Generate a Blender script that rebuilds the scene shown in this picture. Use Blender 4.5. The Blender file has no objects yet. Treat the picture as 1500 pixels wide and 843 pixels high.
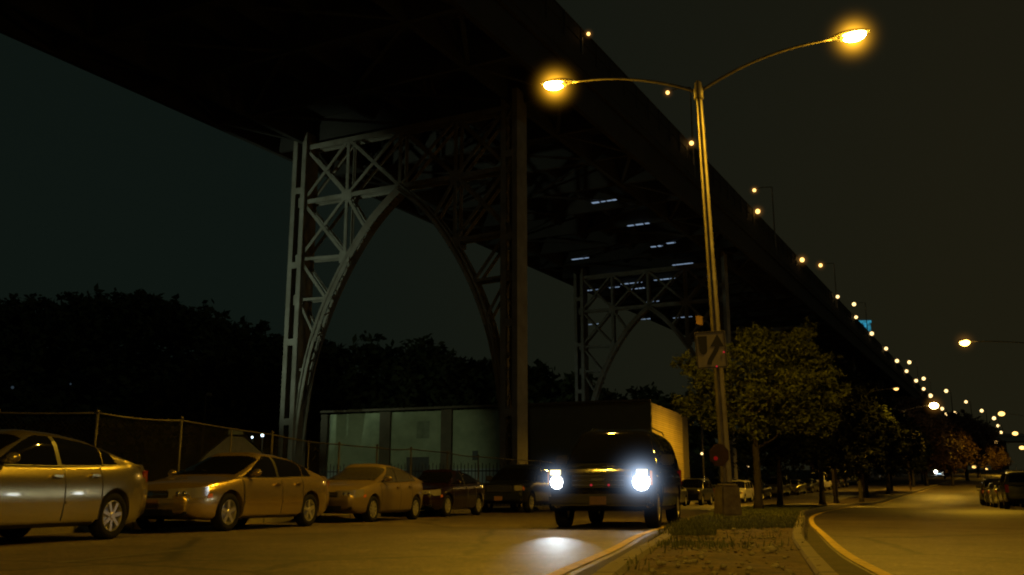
import bpy, bmesh, math, random
from mathutils import Vector, Matrix, noise
from bisect import bisect_right
random.seed(11)
R = math.radians
PI = math.pi
sc = bpy.context.scene
COL = sc.collection

# ------------------------------------------------------------------ materials
def mat(name, col, rough=.6, metal=0., coat=0., bump=0., bscale=20., var=0., vscale=3., spec=.5, col2=None, coords='Object', detail=6.):
    m = bpy.data.materials.new(name); m.use_nodes = True
    nt = m.node_tree; b = nt.nodes['Principled BSDF']
    b.inputs['Base Color'].default_value = (*col, 1)
    b.inputs['Roughness'].default_value = rough
    b.inputs['Metallic'].default_value = metal
    b.inputs['Coat Weight'].default_value = coat
    b.inputs['Coat Roughness'].default_value = .04
    b.inputs['Specular IOR Level'].default_value = spec
    tc = nt.nodes.new('ShaderNodeTexCoord')
    if var or col2:
        n = nt.nodes.new('ShaderNodeTexNoise'); n.inputs['Scale'].default_value = vscale; n.inputs['Detail'].default_value = detail
        n.inputs['Roughness'].default_value = .62
        nt.links.new(tc.outputs[coords], n.inputs['Vector'])
        r = nt.nodes.new('ShaderNodeValToRGB')
        c2 = col2 or tuple(c * (1 - var) for c in col)
        r.color_ramp.elements[0].position = .32; r.color_ramp.elements[0].color = (*c2, 1)
        r.color_ramp.elements[1].position = .68; r.color_ramp.elements[1].color = (*col, 1)
        nt.links.new(n.outputs['Fac'], r.inputs['Fac']); nt.links.new(r.outputs['Color'], b.inputs['Base Color'])
    if bump:
        n2 = nt.nodes.new('ShaderNodeTexNoise'); n2.inputs['Scale'].default_value = bscale; n2.inputs['Detail'].default_value = 8
        nt.links.new(tc.outputs[coords], n2.inputs['Vector'])
        bp = nt.nodes.new('ShaderNodeBump'); bp.inputs['Strength'].default_value = bump; bp.inputs['Distance'].default_value = .02
        nt.links.new(n2.outputs['Fac'], bp.inputs['Height']); nt.links.new(bp.outputs['Normal'], b.inputs['Normal'])
    return m

def emis(name, col, strength):
    m = bpy.data.materials.new(name); m.use_nodes = True
    nt = m.node_tree; nt.nodes.clear()
    o = nt.nodes.new('ShaderNodeOutputMaterial'); e = nt.nodes.new('ShaderNodeEmission')
    e.inputs['Color'].default_value = (*col, 1); e.inputs['Strength'].default_value = strength
    nt.links.new(e.outputs[0], o.inputs['Surface'])
    return m

def glow_mat(name, col, strength, power=2.6):
    """lens glare round a lamp drawn as a halo volume: emission falling off from the centre of a unit ball"""
    m = bpy.data.materials.new(name); m.use_nodes = True
    nt = m.node_tree; nt.nodes.clear()
    o = nt.nodes.new('ShaderNodeOutputMaterial'); e = nt.nodes.new('ShaderNodeEmission')
    tc = nt.nodes.new('ShaderNodeTexCoord'); ln = nt.nodes.new('ShaderNodeVectorMath'); ln.operation = 'LENGTH'
    nt.links.new(tc.outputs['Object'], ln.inputs[0])
    s = nt.nodes.new('ShaderNodeMath'); s.operation = 'SUBTRACT'; s.inputs[0].default_value = 1.; s.use_clamp = True
    nt.links.new(ln.outputs['Value'], s.inputs[1])
    p = nt.nodes.new('ShaderNodeMath'); p.operation = 'POWER'; p.inputs[1].default_value = power
    nt.links.new(s.outputs[0], p.inputs[0])
    k = nt.nodes.new('ShaderNodeMath'); k.operation = 'MULTIPLY'; k.inputs[1].default_value = strength
    nt.links.new(p.outputs[0], k.inputs[0]); nt.links.new(k.outputs[0], e.inputs['Strength'])
    e.inputs['Color'].default_value = (*col, 1)
    nt.links.new(e.outputs[0], o.inputs['Volume'])
    return m

# ------------------------------------------------------------------ object helpers
def tag(o, label=None, cat=None, group=None, kind=None):
    if label: o['label'] = label
    if cat: o['category'] = cat
    if group: o['group'] = group
    if kind: o['kind'] = kind
    return o

def link(name, me, m=None, parent=None, smooth=False):
    o = bpy.data.objects.new(name, me); COL.objects.link(o)
    if m is not None and not me.materials: me.materials.append(m)
    if parent is not None: o.parent = parent
    if smooth:
        for p in me.polygons: p.use_smooth = True
    return o

def empty(name, loc=(0, 0, 0), rz=0., rx=0., ry=0.):
    o = bpy.data.objects.new(name, None); COL.objects.link(o)
    o.location = loc; o.rotation_euler = (rx, ry, rz); o.empty_display_size = .2
    return o

def kids(o): return [c for c in ALLK.get(o, ())]

def copy_tree(o, parent=None):
    c = o.copy(); COL.objects.link(c)
    c.parent = parent
    for ch in [x for x in list(COL.objects) if x.parent is o]:
        copy_tree(ch, c)
    return c

class MB:
    def __init__(s): s.v = []; s.f = []
    def quad(s, a, b, c, d):
        n = len(s.v); s.v += [tuple(a), tuple(b), tuple(c), tuple(d)]; s.f.append((n, n+1, n+2, n+3))
    def box(s, c, d, rz=0., mtx=None):
        n = len(s.v); x, y, z = d[0]/2, d[1]/2, d[2]/2
        M = mtx or Matrix.Rotation(rz, 3, 'Z')
        for q in ((-x,-y,-z),(x,-y,-z),(x,y,-z),(-x,y,-z),(-x,-y,z),(x,-y,z),(x,y,z),(-x,y,z)):
            s.v.append(tuple(M @ Vector(q) + Vector(c)))
        s.f += [(n+a, n+b, n+c_, n+d_) for a, b, c_, d_ in ((0,3,2,1),(4,5,6,7),(0,1,5,4),(1,2,6,5),(2,3,7,6),(3,0,4,7))]
    def bar(s, a, b, w, h, up=(0, 0, 1)):
        a = Vector(a); b = Vector(b); d = (b-a); L = d.length; d.normalize()
        u = Vector(up)
        if abs(d.dot(u)) > .99: u = Vector((1, 0, 0))
        x = d.cross(u).normalized(); y = x.cross(d).normalized()
        M = Matrix((x, d, y)).transposed()
        s.box((a+b)/2, (w, L, h), mtx=M)
    def tube(s, pts, rad, seg=10, cap=True):
        pts = [Vector(p) for p in pts]
        rads = rad if isinstance(rad, (list, tuple)) else [rad]*len(pts)
        n0 = len(s.v); prevx = None
        for i, p in enumerate(pts):
            d = (pts[min(i+1, len(pts)-1)] - pts[max(i-1, 0)]).normalized()
            if prevx is None:
                u = Vector((0, 0, 1)) if abs(d.z) < .9 else Vector((1, 0, 0))
                x = d.cross(u).normalized()
            else:
                x = (prevx - d*prevx.dot(d)).normalized()
            prevx = x; y = d.cross(x)
            for k in range(seg):
                a = 2*PI*k/seg
                s.v.append(tuple(p + (x*math.cos(a) + y*math.sin(a))*rads[i]))
        for i in range(len(pts)-1):
            for k in range(seg):
                a = n0+i*seg+k; b = n0+i*seg+(k+1) % seg
                s.f.append((a, b, b+seg, a+seg))
        if cap:
            s.f.append(tuple(n0+k for k in range(seg))[::-1]); s.f.append(tuple(n0+(len(pts)-1)*seg+k for k in range(seg)))
    def lathe(s, prof, seg=24, axis='Z', c=(0, 0, 0)):
        n0 = len(s.v); c = Vector(c)
        for r, h in prof:
            for k in range(seg):
                a = 2*PI*k/seg
                if axis == 'Z': q = Vector((r*math.cos(a), r*math.sin(a), h))
                elif axis == 'Y': q = Vector((r*math.cos(a), h, r*math.sin(a)))
                else: q = Vector((h, r*math.cos(a), r*math.sin(a)))
                s.v.append(tuple(q+c))
        for i in range(len(prof)-1):
            for k in range(seg):
                a = n0+i*seg+k; b = n0+i*seg+(k+1) % seg
                s.f.append((a, b, b+seg, a+seg))
    def grid(s, rows):
        n0 = len(s.v); w = len(rows[0])
        for r in rows: s.v += [tuple(p) for p in r]
        for i in range(len(rows)-1):
            for k in range(w-1):
                a = n0+i*w+k
                s.f.append((a, a+1, a+w+1, a+w))
    def ball(s, c, r, seg=10, rings=6, sc3=(1, 1, 1)):
        prof = []
        n0 = len(s.v)
        for i in range(rings+1):
            t = PI*i/rings
            for k in range(seg):
                a = 2*PI*k/seg
                s.v.append((c[0]+r*sc3[0]*math.sin(t)*math.cos(a), c[1]+r*sc3[1]*math.sin(t)*math.sin(a), c[2]-r*sc3[2]*math.cos(t)))
        for i in range(rings):
            for k in range(seg):
                a = n0+i*seg+k; b = n0+i*seg+(k+1) % seg
                s.f.append((a, b, b+seg, a+seg))
    def mesh(s, name='m'):
        me = bpy.data.meshes.new(name); me.from_pydata(s.v, [], s.f); me.update()
        return me
    def build(s, name, m, parent=None, smooth=False, bevel=0., fix=True):
        me = s.mesh(name)
        if fix:
            bm = bmesh.new(); bm.from_mesh(me)
            bmesh.ops.remove_doubles(bm, verts=bm.verts, dist=1e-5)
            bmesh.ops.recalc_face_normals(bm, faces=bm.faces)
            if bevel:
                bmesh.ops.bevel(bm, geom=[e for e in bm.edges if len(e.link_faces) == 2 and e.calc_face_angle(0) > .6], offset=bevel, segments=2, affect='EDGES')
            bm.to_mesh(me); bm.free()
        return link(name, me, m, parent, smooth)

def auto_smooth(me, ang=40):
    for p in me.polygons: p.use_smooth = True
    bm = bmesh.new(); bm.from_mesh(me)
    for e in bm.edges:
        if len(e.link_faces) == 2 and e.calc_face_angle(0) > R(ang): e.smooth = False
    bm.to_mesh(me); bm.free()

def interp(keys):
    xs = [k[0] for k in keys]; ys = [k[1] for k in keys]; n = len(xs)
    sl = [(ys[i+1]-ys[i])/(xs[i+1]-xs[i]) for i in range(n-1)]
    m = [sl[0]] + [0 if sl[i-1]*sl[i] <= 0 else 2*sl[i-1]*sl[i]/(sl[i-1]+sl[i]) for i in range(1, n-1)] + [sl[-1]]
    def f(x):
        if x <= xs[0]: return ys[0] + m[0]*(x-xs[0])
        if x >= xs[-1]: return ys[-1] + m[-1]*(x-xs[-1])
        i = bisect_right(xs, x)-1; h = xs[i+1]-xs[i]; t = (x-xs[i])/h
        return (ys[i]*(2*t**3-3*t*t+1) + m[i]*h*(t**3-2*t*t+t) + ys[i+1]*(3*t*t-2*t**3) + m[i+1]*h*(t**3-t*t))
    return f

# ------------------------------------------------------------------ material library
SOD = (1., .53, .022)
M = dict(
    asphalt=None,
    ground=mat('ground', (.035, .033, .025), .9, bump=.5, bscale=6, var=.5, vscale=.6),
    walk=mat('walk', (.13, .12, .10), .85, bump=.3, bscale=20, var=.4, vscale=1.2),
    kerb=mat('kerb', (.16, .135, .09), .85, bump=.8, bscale=18, col2=(.12, .105, .07), vscale=2.5, detail=12),
    yellow=mat('yellow_paint', (.66, .48, .08), .75, bump=.3, bscale=50, col2=(.26, .19, .05), vscale=9, detail=12),
    white_line=mat('white_line', (.13, .12, .10), .7, col2=(.06, .055, .046), vscale=6, detail=12),
    dirt=mat('dirt', (.115, .072, .038), .95, bump=1., bscale=14, col2=(.022, .015, .009), vscale=4.5, detail=14),
    gutter=mat('gutter', (.045, .036, .022), .9, bump=.8, bscale=22, col2=(.02, .016, .01), vscale=4),
    pebble=mat('pebble', (.22, .2, .15), .85, var=.5, vscale=4),
    litter=mat('litter', (.13, .085, .035), .9, var=.6, vscale=5),
    grass=mat('grass', (.085, .10, .025), .8, var=.5, vscale=6),
    steel=mat('viaduct_steel', (.22, .20, .165), .7, bump=.3, bscale=3, col2=(.13, .11, .08), vscale=.8, detail=10),
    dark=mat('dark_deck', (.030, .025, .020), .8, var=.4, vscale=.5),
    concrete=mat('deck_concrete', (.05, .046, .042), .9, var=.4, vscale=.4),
    pole=mat('pole_steel', (.24, .22, .18), .55, .45, bump=.25, bscale=12, col2=(.13, .11, .08), vscale=3, detail=10),
    rust=mat('rusty_base', (.10, .088, .078), .85, bump=.6, bscale=9, col2=(.05, .034, .026), vscale=4),
    head=mat('lamp_housing', (.28, .27, .24), .5, .3),
    sign=mat('sign_face', (.27, .24, .20), .55, var=.25, vscale=6),
    signblack=mat('sign_black', (.012, .012, .012), .6),
    signback=mat('sign_back', (.24, .14, .06), .7, var=.4, vscale=5),
    brown=mat('brown_plate', (.065, .030, .018), .85, col2=(.035, .018, .012), vscale=8, bump=.3),
    bark=mat('bark', (.030, .023, .017), .95, bump=1., bscale=12, var=.5, vscale=5),
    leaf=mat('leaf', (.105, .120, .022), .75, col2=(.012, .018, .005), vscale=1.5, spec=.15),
    leafdark=mat('leaf_dark', (.016, .021, .009), .85, var=.5, vscale=.5, spec=.15),  # leaf colour darkened for trees out of the lamplight
    leafwarm=mat('leaf_warm', (.10, .055, .03), .7, var=.5, vscale=.8),  # leaf colour warmed to show lamplight on the crown
    fence=mat('galvanised', (.075, .068, .055), .6, .3, var=.4, vscale=3),
    wall_light=mat('pale_painted_wall', (.29, .33, .21), .85, bump=.15, bscale=5, col2=(.18, .21, .13), vscale=.7, detail=12),
    wall_blue=mat('blue_grey_base', (.30, .36, .36), .85, var=.2, vscale=.6),
    pilaster=mat('brown_pilaster', (.10, .08, .05), .85, var=.3, vscale=1),
    brick=None,
    doorm=mat('dark_door', (.03, .032, .03), .6),
    tyre=mat('tyre', (.008, .008, .008), .95, bump=.2, bscale=40, spec=.15),
    rim=mat('alloy', (.55, .53, .50), .35, .8),
    trim=mat('black_trim', (.012, .012, .013), .45),
    chrome=mat('chrome', (.6, .6, .58), .15, 1.),
    plate=mat('license_plate', (.16, .08, .04), .5, var=.3, vscale=20),
    lens=mat('headlamp_lens', (.35, .33, .30), .12, .5, coat=1.),
    amber=mat('amber_lens', (.5, .14, .01), .2, 0., coat=1.),
    red=mat('red_lens', (.22, .01, .008), .2, 0., coat=1.),
)
g = mat('window_glass', (.004, .004, .005), .03, 0., coat=.0, spec=.5); M['glass'] = g
def paint(name, col, metal=.4, rough=.34, coat=.7):
    m = mat(name, col, rough, metal, coat, bump=0, var=.14, vscale=2.2)
    return m
P = dict(
    beige=paint('champagne_paint', (.50, .37, .14), .8, .24),
    silver=paint('pale_green_silver_paint', (.42, .36, .17), .85, .22),
    sand=paint('sand_paint', (.24, .18, .085), .5, .40),
    maroon=paint('maroon_paint', (.014, .005, .005), .3, .25),
    navy=paint('navy_paint', (.012, .015, .022)),
    black=paint('black_paint', (.006, .007, .010), .0, .35, .12),
    white=paint('white_paint', (.55, .52, .45), 0.),
    grey=paint('grey_paint', (.10, .10, .095)),
    tan=paint('tan_paint', (.22, .19, .14)),
)
def asphalt_mat():
    m = bpy.data.materials.new('asphalt'); m.use_nodes = True; nt = m.node_tree; b = nt.nodes['Principled BSDF']
    tc = nt.nodes.new('ShaderNodeTexCoord')
    def nz(scale, det, rough=.6):
        n = nt.nodes.new('ShaderNodeTexNoise'); n.inputs['Scale'].default_value = scale; n.inputs['Detail'].default_value = det; n.inputs['Roughness'].default_value = rough
        nt.links.new(tc.outputs['Object'], n.inputs['Vector']); return n
    def ramp(src, p0, c0, p1, c1):
        q = nt.nodes.new('ShaderNodeValToRGB'); q.color_ramp.elements[0].position = p0; q.color_ramp.elements[0].color = (*c0, 1); q.color_ramp.elements[1].position = p1; q.color_ramp.elements[1].color = (*c1, 1)
        nt.links.new(src, q.inputs['Fac']); return q
    def mul(a, c):
        mx = nt.nodes.new('ShaderNodeMix'); mx.data_type = 'RGBA'; mx.blend_type = 'MULTIPLY'; mx.inputs[0].default_value = 1.
        nt.links.new(a, mx.inputs[6]); nt.links.new(c, mx.inputs[7]); return mx.outputs[2]
    big = ramp(nz(.45, 12, .7).outputs['Fac'], .38, (.050, .038, .027), .62, (.125, .098, .073))
    spk = ramp(nz(13, 8, .85).outputs['Fac'], .40, (.30, .30, .30), .60, (1.75, 1.75, 1.7))
    vor = nt.nodes.new('ShaderNodeTexVoronoi'); vor.inputs['Scale'].default_value = 24; nt.links.new(tc.outputs['Object'], vor.inputs['Vector'])
    vr = ramp(vor.outputs['Distance'], .0, (1.5, 1.5, 1.45), .5, (.72, .72, .72))
    cr = nt.nodes.new('ShaderNodeTexVoronoi'); cr.feature = 'DISTANCE_TO_EDGE'; cr.inputs['Scale'].default_value = .22
    dist = nt.nodes.new('ShaderNodeMix'); dist.data_type = 'VECTOR'; dist.inputs[0].default_value = .25
    nn = nz(1.5, 5); nt.links.new(tc.outputs['Object'], dist.inputs[4]); nt.links.new(nn.outputs['Color'], dist.inputs[5]); nt.links.new(dist.outputs[1], cr.inputs['Vector'])
    ck = ramp(cr.outputs['Distance'], .004, (.3, .3, .28), .014, (1, 1, 1))
    mid = ramp(nz(3.2, 10, .8).outputs['Fac'], .38, (.62, .62, .62), .62, (1.3, 1.3, 1.28))
    col = mul(mul(mul(mul(big.outputs['Color'], spk.outputs['Color']), vr.outputs['Color']), ck.outputs['Color']), mid.outputs['Color'])
    nt.links.new(col, b.inputs['Base Color']); b.inputs['Roughness'].default_value = .55
    bp = nt.nodes.new('ShaderNodeBump'); bp.inputs['Strength'].default_value = .9; bp.inputs['Distance'].default_value = .012
    nt.links.new(nz(45, 4, .7).outputs['Fac'], bp.inputs['Height']); nt.links.new(bp.outputs['Normal'], b.inputs['Normal'])
    return m
M['asphalt'] = asphalt_mat()
def kerb_joints(m):
    nt = m.node_tree; b = nt.nodes['Principled BSDF']; src = b.inputs['Base Color'].links[0].from_socket
    tc = nt.nodes.new('ShaderNodeTexCoord'); sp = nt.nodes.new('ShaderNodeSeparateXYZ'); nt.links.new(tc.outputs['Object'], sp.inputs[0])
    d = nt.nodes.new('ShaderNodeMath'); d.operation = 'PINGPONG'; d.inputs[1].default_value = .75; nt.links.new(sp.outputs['Y'], d.inputs[0])
    r_ = nt.nodes.new('ShaderNodeValToRGB'); r_.color_ramp.elements[0].position = .02; r_.color_ramp.elements[0].color = (.25, .25, .25, 1); r_.color_ramp.elements[1].position = .045
    nt.links.new(d.outputs[0], r_.inputs[0])
    mx = nt.nodes.new('ShaderNodeMix'); mx.data_type = 'RGBA'; mx.blend_type = 'MULTIPLY'; mx.inputs[0].default_value = 1.
    nt.links.new(src, mx.inputs[6]); nt.links.new(r_.outputs[0], mx.inputs[7]); nt.links.new(mx.outputs[2], b.inputs['Base Color'])
kerb_joints(M['kerb'])
def brick_mat():
    m = bpy.data.materials.new('lit_brick_wall'); m.use_nodes = True; nt = m.node_tree; b = nt.nodes['Principled BSDF']
    tc = nt.nodes.new('ShaderNodeTexCoord'); mp = nt.nodes.new('ShaderNodeMapping')
    mp.inputs['Rotation'].default_value = (R(90), 0, 0); mp.inputs['Scale'].default_value = (1, 1, 1)
    nt.links.new(tc.outputs['Object'], mp.inputs[0])
    br = nt.nodes.new('ShaderNodeTexBrick'); br.inputs['Scale'].default_value = 1.6
    br.inputs['Color1'].default_value = (.52, .40, .14, 1); br.inputs['Color2'].default_value = (.42, .32, .11, 1); br.inputs['Mortar'].default_value = (.24, .18, .08, 1)
    br.inputs['Mortar Size'].default_value = .03
    nt.links.new(mp.outputs[0], br.inputs['Vector']); 
    n = nt.nodes.new('ShaderNodeTexNoise'); n.inputs['Scale'].default_value = .5; nt.links.new(tc.outputs['Object'], n.inputs['Vector'])
    mx = nt.nodes.new('ShaderNodeMix'); mx.data_type = 'RGBA'; mx.blend_type = 'MULTIPLY'; mx.inputs[0].default_value = .6
    nt.links.new(br.outputs['Color'], mx.inputs[6]); nt.links.new(n.outputs['Fac'], mx.inputs[7])
    nt.links.new(mx.outputs[2], b.inputs['Base Color']); b.inputs['Roughness'].default_value = .9
    return m
M['brick'] = brick_mat()
E_SOD = emis('sodium_lens', (1., .66, .20), 60)
E_FLAP = emis('sodium_lens_side', (1., .48, .03), 2.2)
E_DOT = emis('sodium_far_lens', (1., .55, .14), 3.2)
E_DOTC = emis('warm_far_lens', (1., .66, .26), 2.6)
E_HEAD = emis('headlight_lit', (.88, .95, 1.), 16)
E_HEADY = emis('turn_lamp_lit', (1., .80, .28), 4)
E_COOL = emis('cool_lens', (.65, .85, 1.), 6)
E_GAP = emis('cool_gap_light', (.50, .70, 1.), .38)
E_AMB = emis('amber_lit', (1., .35, .03), .6)

# ------------------------------------------------------------------ terrain and road layout
def terr(y):
    return 0. if y < 74 else (.04*(y-74)*(y-74)/16. if y < 82 else (.02*8 + .04*(y-82)) if y < 270 else .16+.04*188)
YR = interp([(-40, -9), (0, .9), (7.2, 2.75), (9.9, 3.37), (15, 4.75), (22.7, 6.9), (30, 9.2), (42, 13.7), (60, 21.2), (81, 31), (106, 44.5), (131, 58), (163, 75), (250, 122), (400, 203)])
KL = interp([(-40, -9.5), (0, -.75), (5.43, .36), (7.3, .735), (11.35, 1.65), (15.75, 2.56), (21, 3.95), (30, 6.3), (42, 10.5), (60, 17.6), (81, 27), (106, 40), (131, 53), (163, 70.5), (250, 117), (400, 198)])
PL = interp([(-40, -14), (0, -8.6), (11, -6.55), (13.8, -5.85), (18.45, -4.65), (24.2, -3.05), (30.3, -1.35), (38, 1.4), (50, 6.2), (63, 12), (81, 20), (106, 34), (131, 47), (163, 64.3), (250, 110.5), (400, 191)])
KR = interp([(-40, -9.3), (0, .5), (5.43, 1.84), (7.97, 2.49), (11.35, 3.37), (17.5, 5.2), (22.5, 6.72), (30, 8.95), (42, 13.4), (60, 20.85), (81, 30.65), (106, 44.1), (131, 57.6), (163, 74.6), (250, 121.6), (400, 202.6)])
LK = lambda y: PL(y)-2.15            # left kerb of the left road
RK = lambda y: YR(y)+10.6            # right kerb of the right road
def slope_of(f, y): return (f(y+.5)-f(y-.5))
YS = [-40, -30, -20, -12, -6, -3, 0, 2]+[2+i*.7 for i in range(1, 30)]+[24+i*1.5 for i in range(1, 40)]
YS = sorted(set(YS+[86+3*i for i in range(0, 40)]+[206+8*i for i in range(0, 26)]))

def strip(name, fl, fr, z, m, n=1, ys=YS, kind='structure', zj=0.):
    mb = MB(); rows = []
    for y in ys:
        a, b = fl(y), fr(y)
        rows.append([(a+(b-a)*k/n, y, terr(y)+z+(zj*(noise.noise((a*1.3+(b-a)*k/n*2.1, y*1.7, 3))) if 0 < k < n else 0)) for k in range(n+1)])
    mb.grid(rows)
    o = mb.build(name, m, None, smooth=True)
    if kind: o['kind'] = kind
    return o

g_ = MB(); rows = []
gy = [-60]+YS+[450, 600, 900, 1500, 2600]
for y in gy: rows.append([(x, y, terr(y)-.02) for x in (-2500, -600, -200, -80, -30, 0, 30, 80, 200, 600, 2500)])
g_.grid(rows); tag(g_.build('ground', M['ground']), kind='structure')
strip('left_road', lambda y: LK(y), lambda y: KL(y), 0., M['asphalt'], 6)
strip('right_road', lambda y: KR(y), lambda y: RK(y), 0.0, M['asphalt'], 6)
strip('right_pavement', lambda y: RK(y)+.16, lambda y: RK(y)+4.5, .13, M['walk'])
strip('left_pavement', lambda y: LK(y)-2.6, lambda y: LK(y)-.16, .13, M['walk'])
def kerb(name, fl, w, h, lab, nose=0):
    mb = MB(); rows = []
    for y in YS:
        x = fl(y); t = terr(y)
        j = .012*noise.noise((y*.9, 7, x))
        rows.append([(x, y, t-.02), (x+.012, y, t+h-.02+j), (x+.03, y, t+h+j), (x+w-.03, y, t+h+j), (x+w-.005, y, t+h-.03+j), (x+w, y, t-.02)])
    mb.grid(rows); o = mb.build(name, M['kerb']); auto_smooth(o.data, 30)
    return tag(o, kind='structure')
kerb('left_kerb', lambda y: LK(y)-.16, .16, .14, '')
kerb('median_kerb_left', lambda y: KL(y), .18, .15, '')
kerb('median_kerb_right', lambda y: KR(y)-.16, .16, .15, '')
kerb('right_kerb', lambda y: RK(y), .16, .14, '')
# soil of the median, lumpy
mb = MB(); rows = []; N = 22
ys = [-40, -20, -8, 0]+[1+i*.18 for i in range(120)]+[y for y in YS if y > 23]
for y in ys:
    a = KL(y)+.165; b = KR(y)-.145; r_ = []
    for k in range(N+1):
        x = a+(b-a)*k/N; e = min(k, N-k)/N
        z = .115 + .05*min(1, e*4)*(.4+noise.noise((x*1.1, y*1.1, 0))) * (1 if y < 60 else .4) + (.022*noise.noise((x*5, y*5, 2))+.035*noise.noise((x*2.3, y*.9, 6)))*min(1, e*6)
        r_.append((x, y, terr(y)+z))
    rows.append(r_)
mb.grid(rows); tag(mb.build('median_soil', M['dirt'], smooth=True), kind='structure')
strip('gutter_left', lambda y: KL(y)-.34, lambda y: KL(y)+.005, .006, M['gutter'])
strip('gutter_right', lambda y: KR(y)-.005, lambda y: YR(y)-.08, .006, M['gutter'])
ysn = [y for y in YS if y < 170]
strip('yellow_line_left', lambda y: KL(y)-.55, lambda y: KL(y)-.43, .009, M['yellow'], ys=ysn)
strip('yellow_line_right', lambda y: YR(y)-.04, lambda y: YR(y)+.07, .009, M['yellow'], ys=ysn)
# faint worn lane line on the left road: dashes
mb = MB()
for y0 in (5.2, 9.0, 13.2, 24., 36., 48., 60.):
    rr = []
    for i in range(5):
        y = y0+i*.62; x = PL(y)+3.0-.02*y
        rr.append([(x-.05, y, .005), (x+.05, y, .005)])
    mb.grid(rr)
tag(mb.build('worn_lane_line', M['white_line']), kind='structure')

# pebbles, leaf litter and grass on the median
mb = MB()
for i in range(420):
    y = random.uniform(5.5, 20); x = random.uniform(KL(y)+.3, KR(y)-.3); r = random.uniform(.008, .028)
    if random.random() < .04: r *= 1.8
    mb.ball((x, y, .145+r*.2+.04*noise.noise((x*1.1, y*1.1, 0))), r, 6, 4, (1, random.uniform(.6, 1.2), .6))
tag(mb.build('pebbles', M['pebble'], fix=False), 'pale pebbles and grit scattered over the bare dirt of the median', 'pebbles', kind='stuff')
mb = MB()
for i in range(2600):
    y = random.uniform(5, 26); x = random.uniform(KL(y)-.3, KR(y)+.2) if random.random() < .25 else random.uniform(KL(y)+.2, KR(y)-.2); s = random.uniform(.006, .018)
    on = KL(y)+.18 < x < KR(y)-.16
    z = (.135+.04*noise.noise((x*1.1, y*1.1, 0))+.02*noise.noise((x*5, y*5, 2))) if on else (.16 if (KL(y) < x < KR(y)) else .014)
    a = random.uniform(0, 6.3); u = Vector((math.cos(a), math.sin(a), random.uniform(-.3, .3)))*s; v = Vector((-math.sin(a), math.cos(a), random.uniform(-.4, .4)))*s*.6
    c = Vector((x, y, z+.008)); mb.quad(c-u-v, c+u-v, c+u+v, c-u+v)
tag(mb.build('leaf_litter', M['litter'], fix=False), 'dry brown leaf litter lying on the median dirt and kerbs', 'leaf litter', kind='stuff')
mb = MB()
def blade(x, y, z, h):
    a = random.uniform(0, 6.3); w = random.uniform(.004, .009); l = Vector((math.cos(a), math.sin(a), 0)); b = Vector((-l.y, l.x, 0))*w
    lean = random.uniform(.1, .7)*h; p = Vector((x, y, z-.01)); q = p+l*lean*.4+Vector((0, 0, h*.6)); r = p+l*lean+Vector((0, 0, h))
    mb.quad(p-b, p+b, q+b*.8, q-b*.8); n = len(mb.v); mb.v += [tuple(q-b*.8), tuple(q+b*.8), tuple(r)]; mb.f.append((n, n+1, n+2))
n_b = 0
while n_b < 42000:
    y = random.uniform(6, 46) if random.random() < .8 else random.uniform(8, 16)
    a, b = KL(y), KR(y); x = random.uniform(a-.12, b+.05)
    dense = noise.noise((x*.9, y*.5, 9))
    e = x-a
    pr = 0
    if y > 13.5: pr = .35+dense*1.1
    if y > 16: pr += .45
    if e < .7 and y > 11.5 and y < 19: pr = .9
    if y < 11.5 and e > .2: pr = .004+max(0, dense-.42)*.8
    if e < .3 and y < 12: pr = max(pr, max(0, noise.noise((0, y*1.3, 1)))*.2)
    if random.random() > pr: continue
    if (a-.05 < x < a+.17 or x > b-.15) and random.random() < .93: continue
    blade(x, y, .16 if a < x < b else .0, random.uniform(.025, .075)*(1.5 if e < .6 and y > 12 else 1)); n_b += 1
tag(mb.build('grass', M['grass'], fix=False), 'short dry green grass growing round the lamp post and along the kerb', 'grass', kind='stuff')

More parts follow.
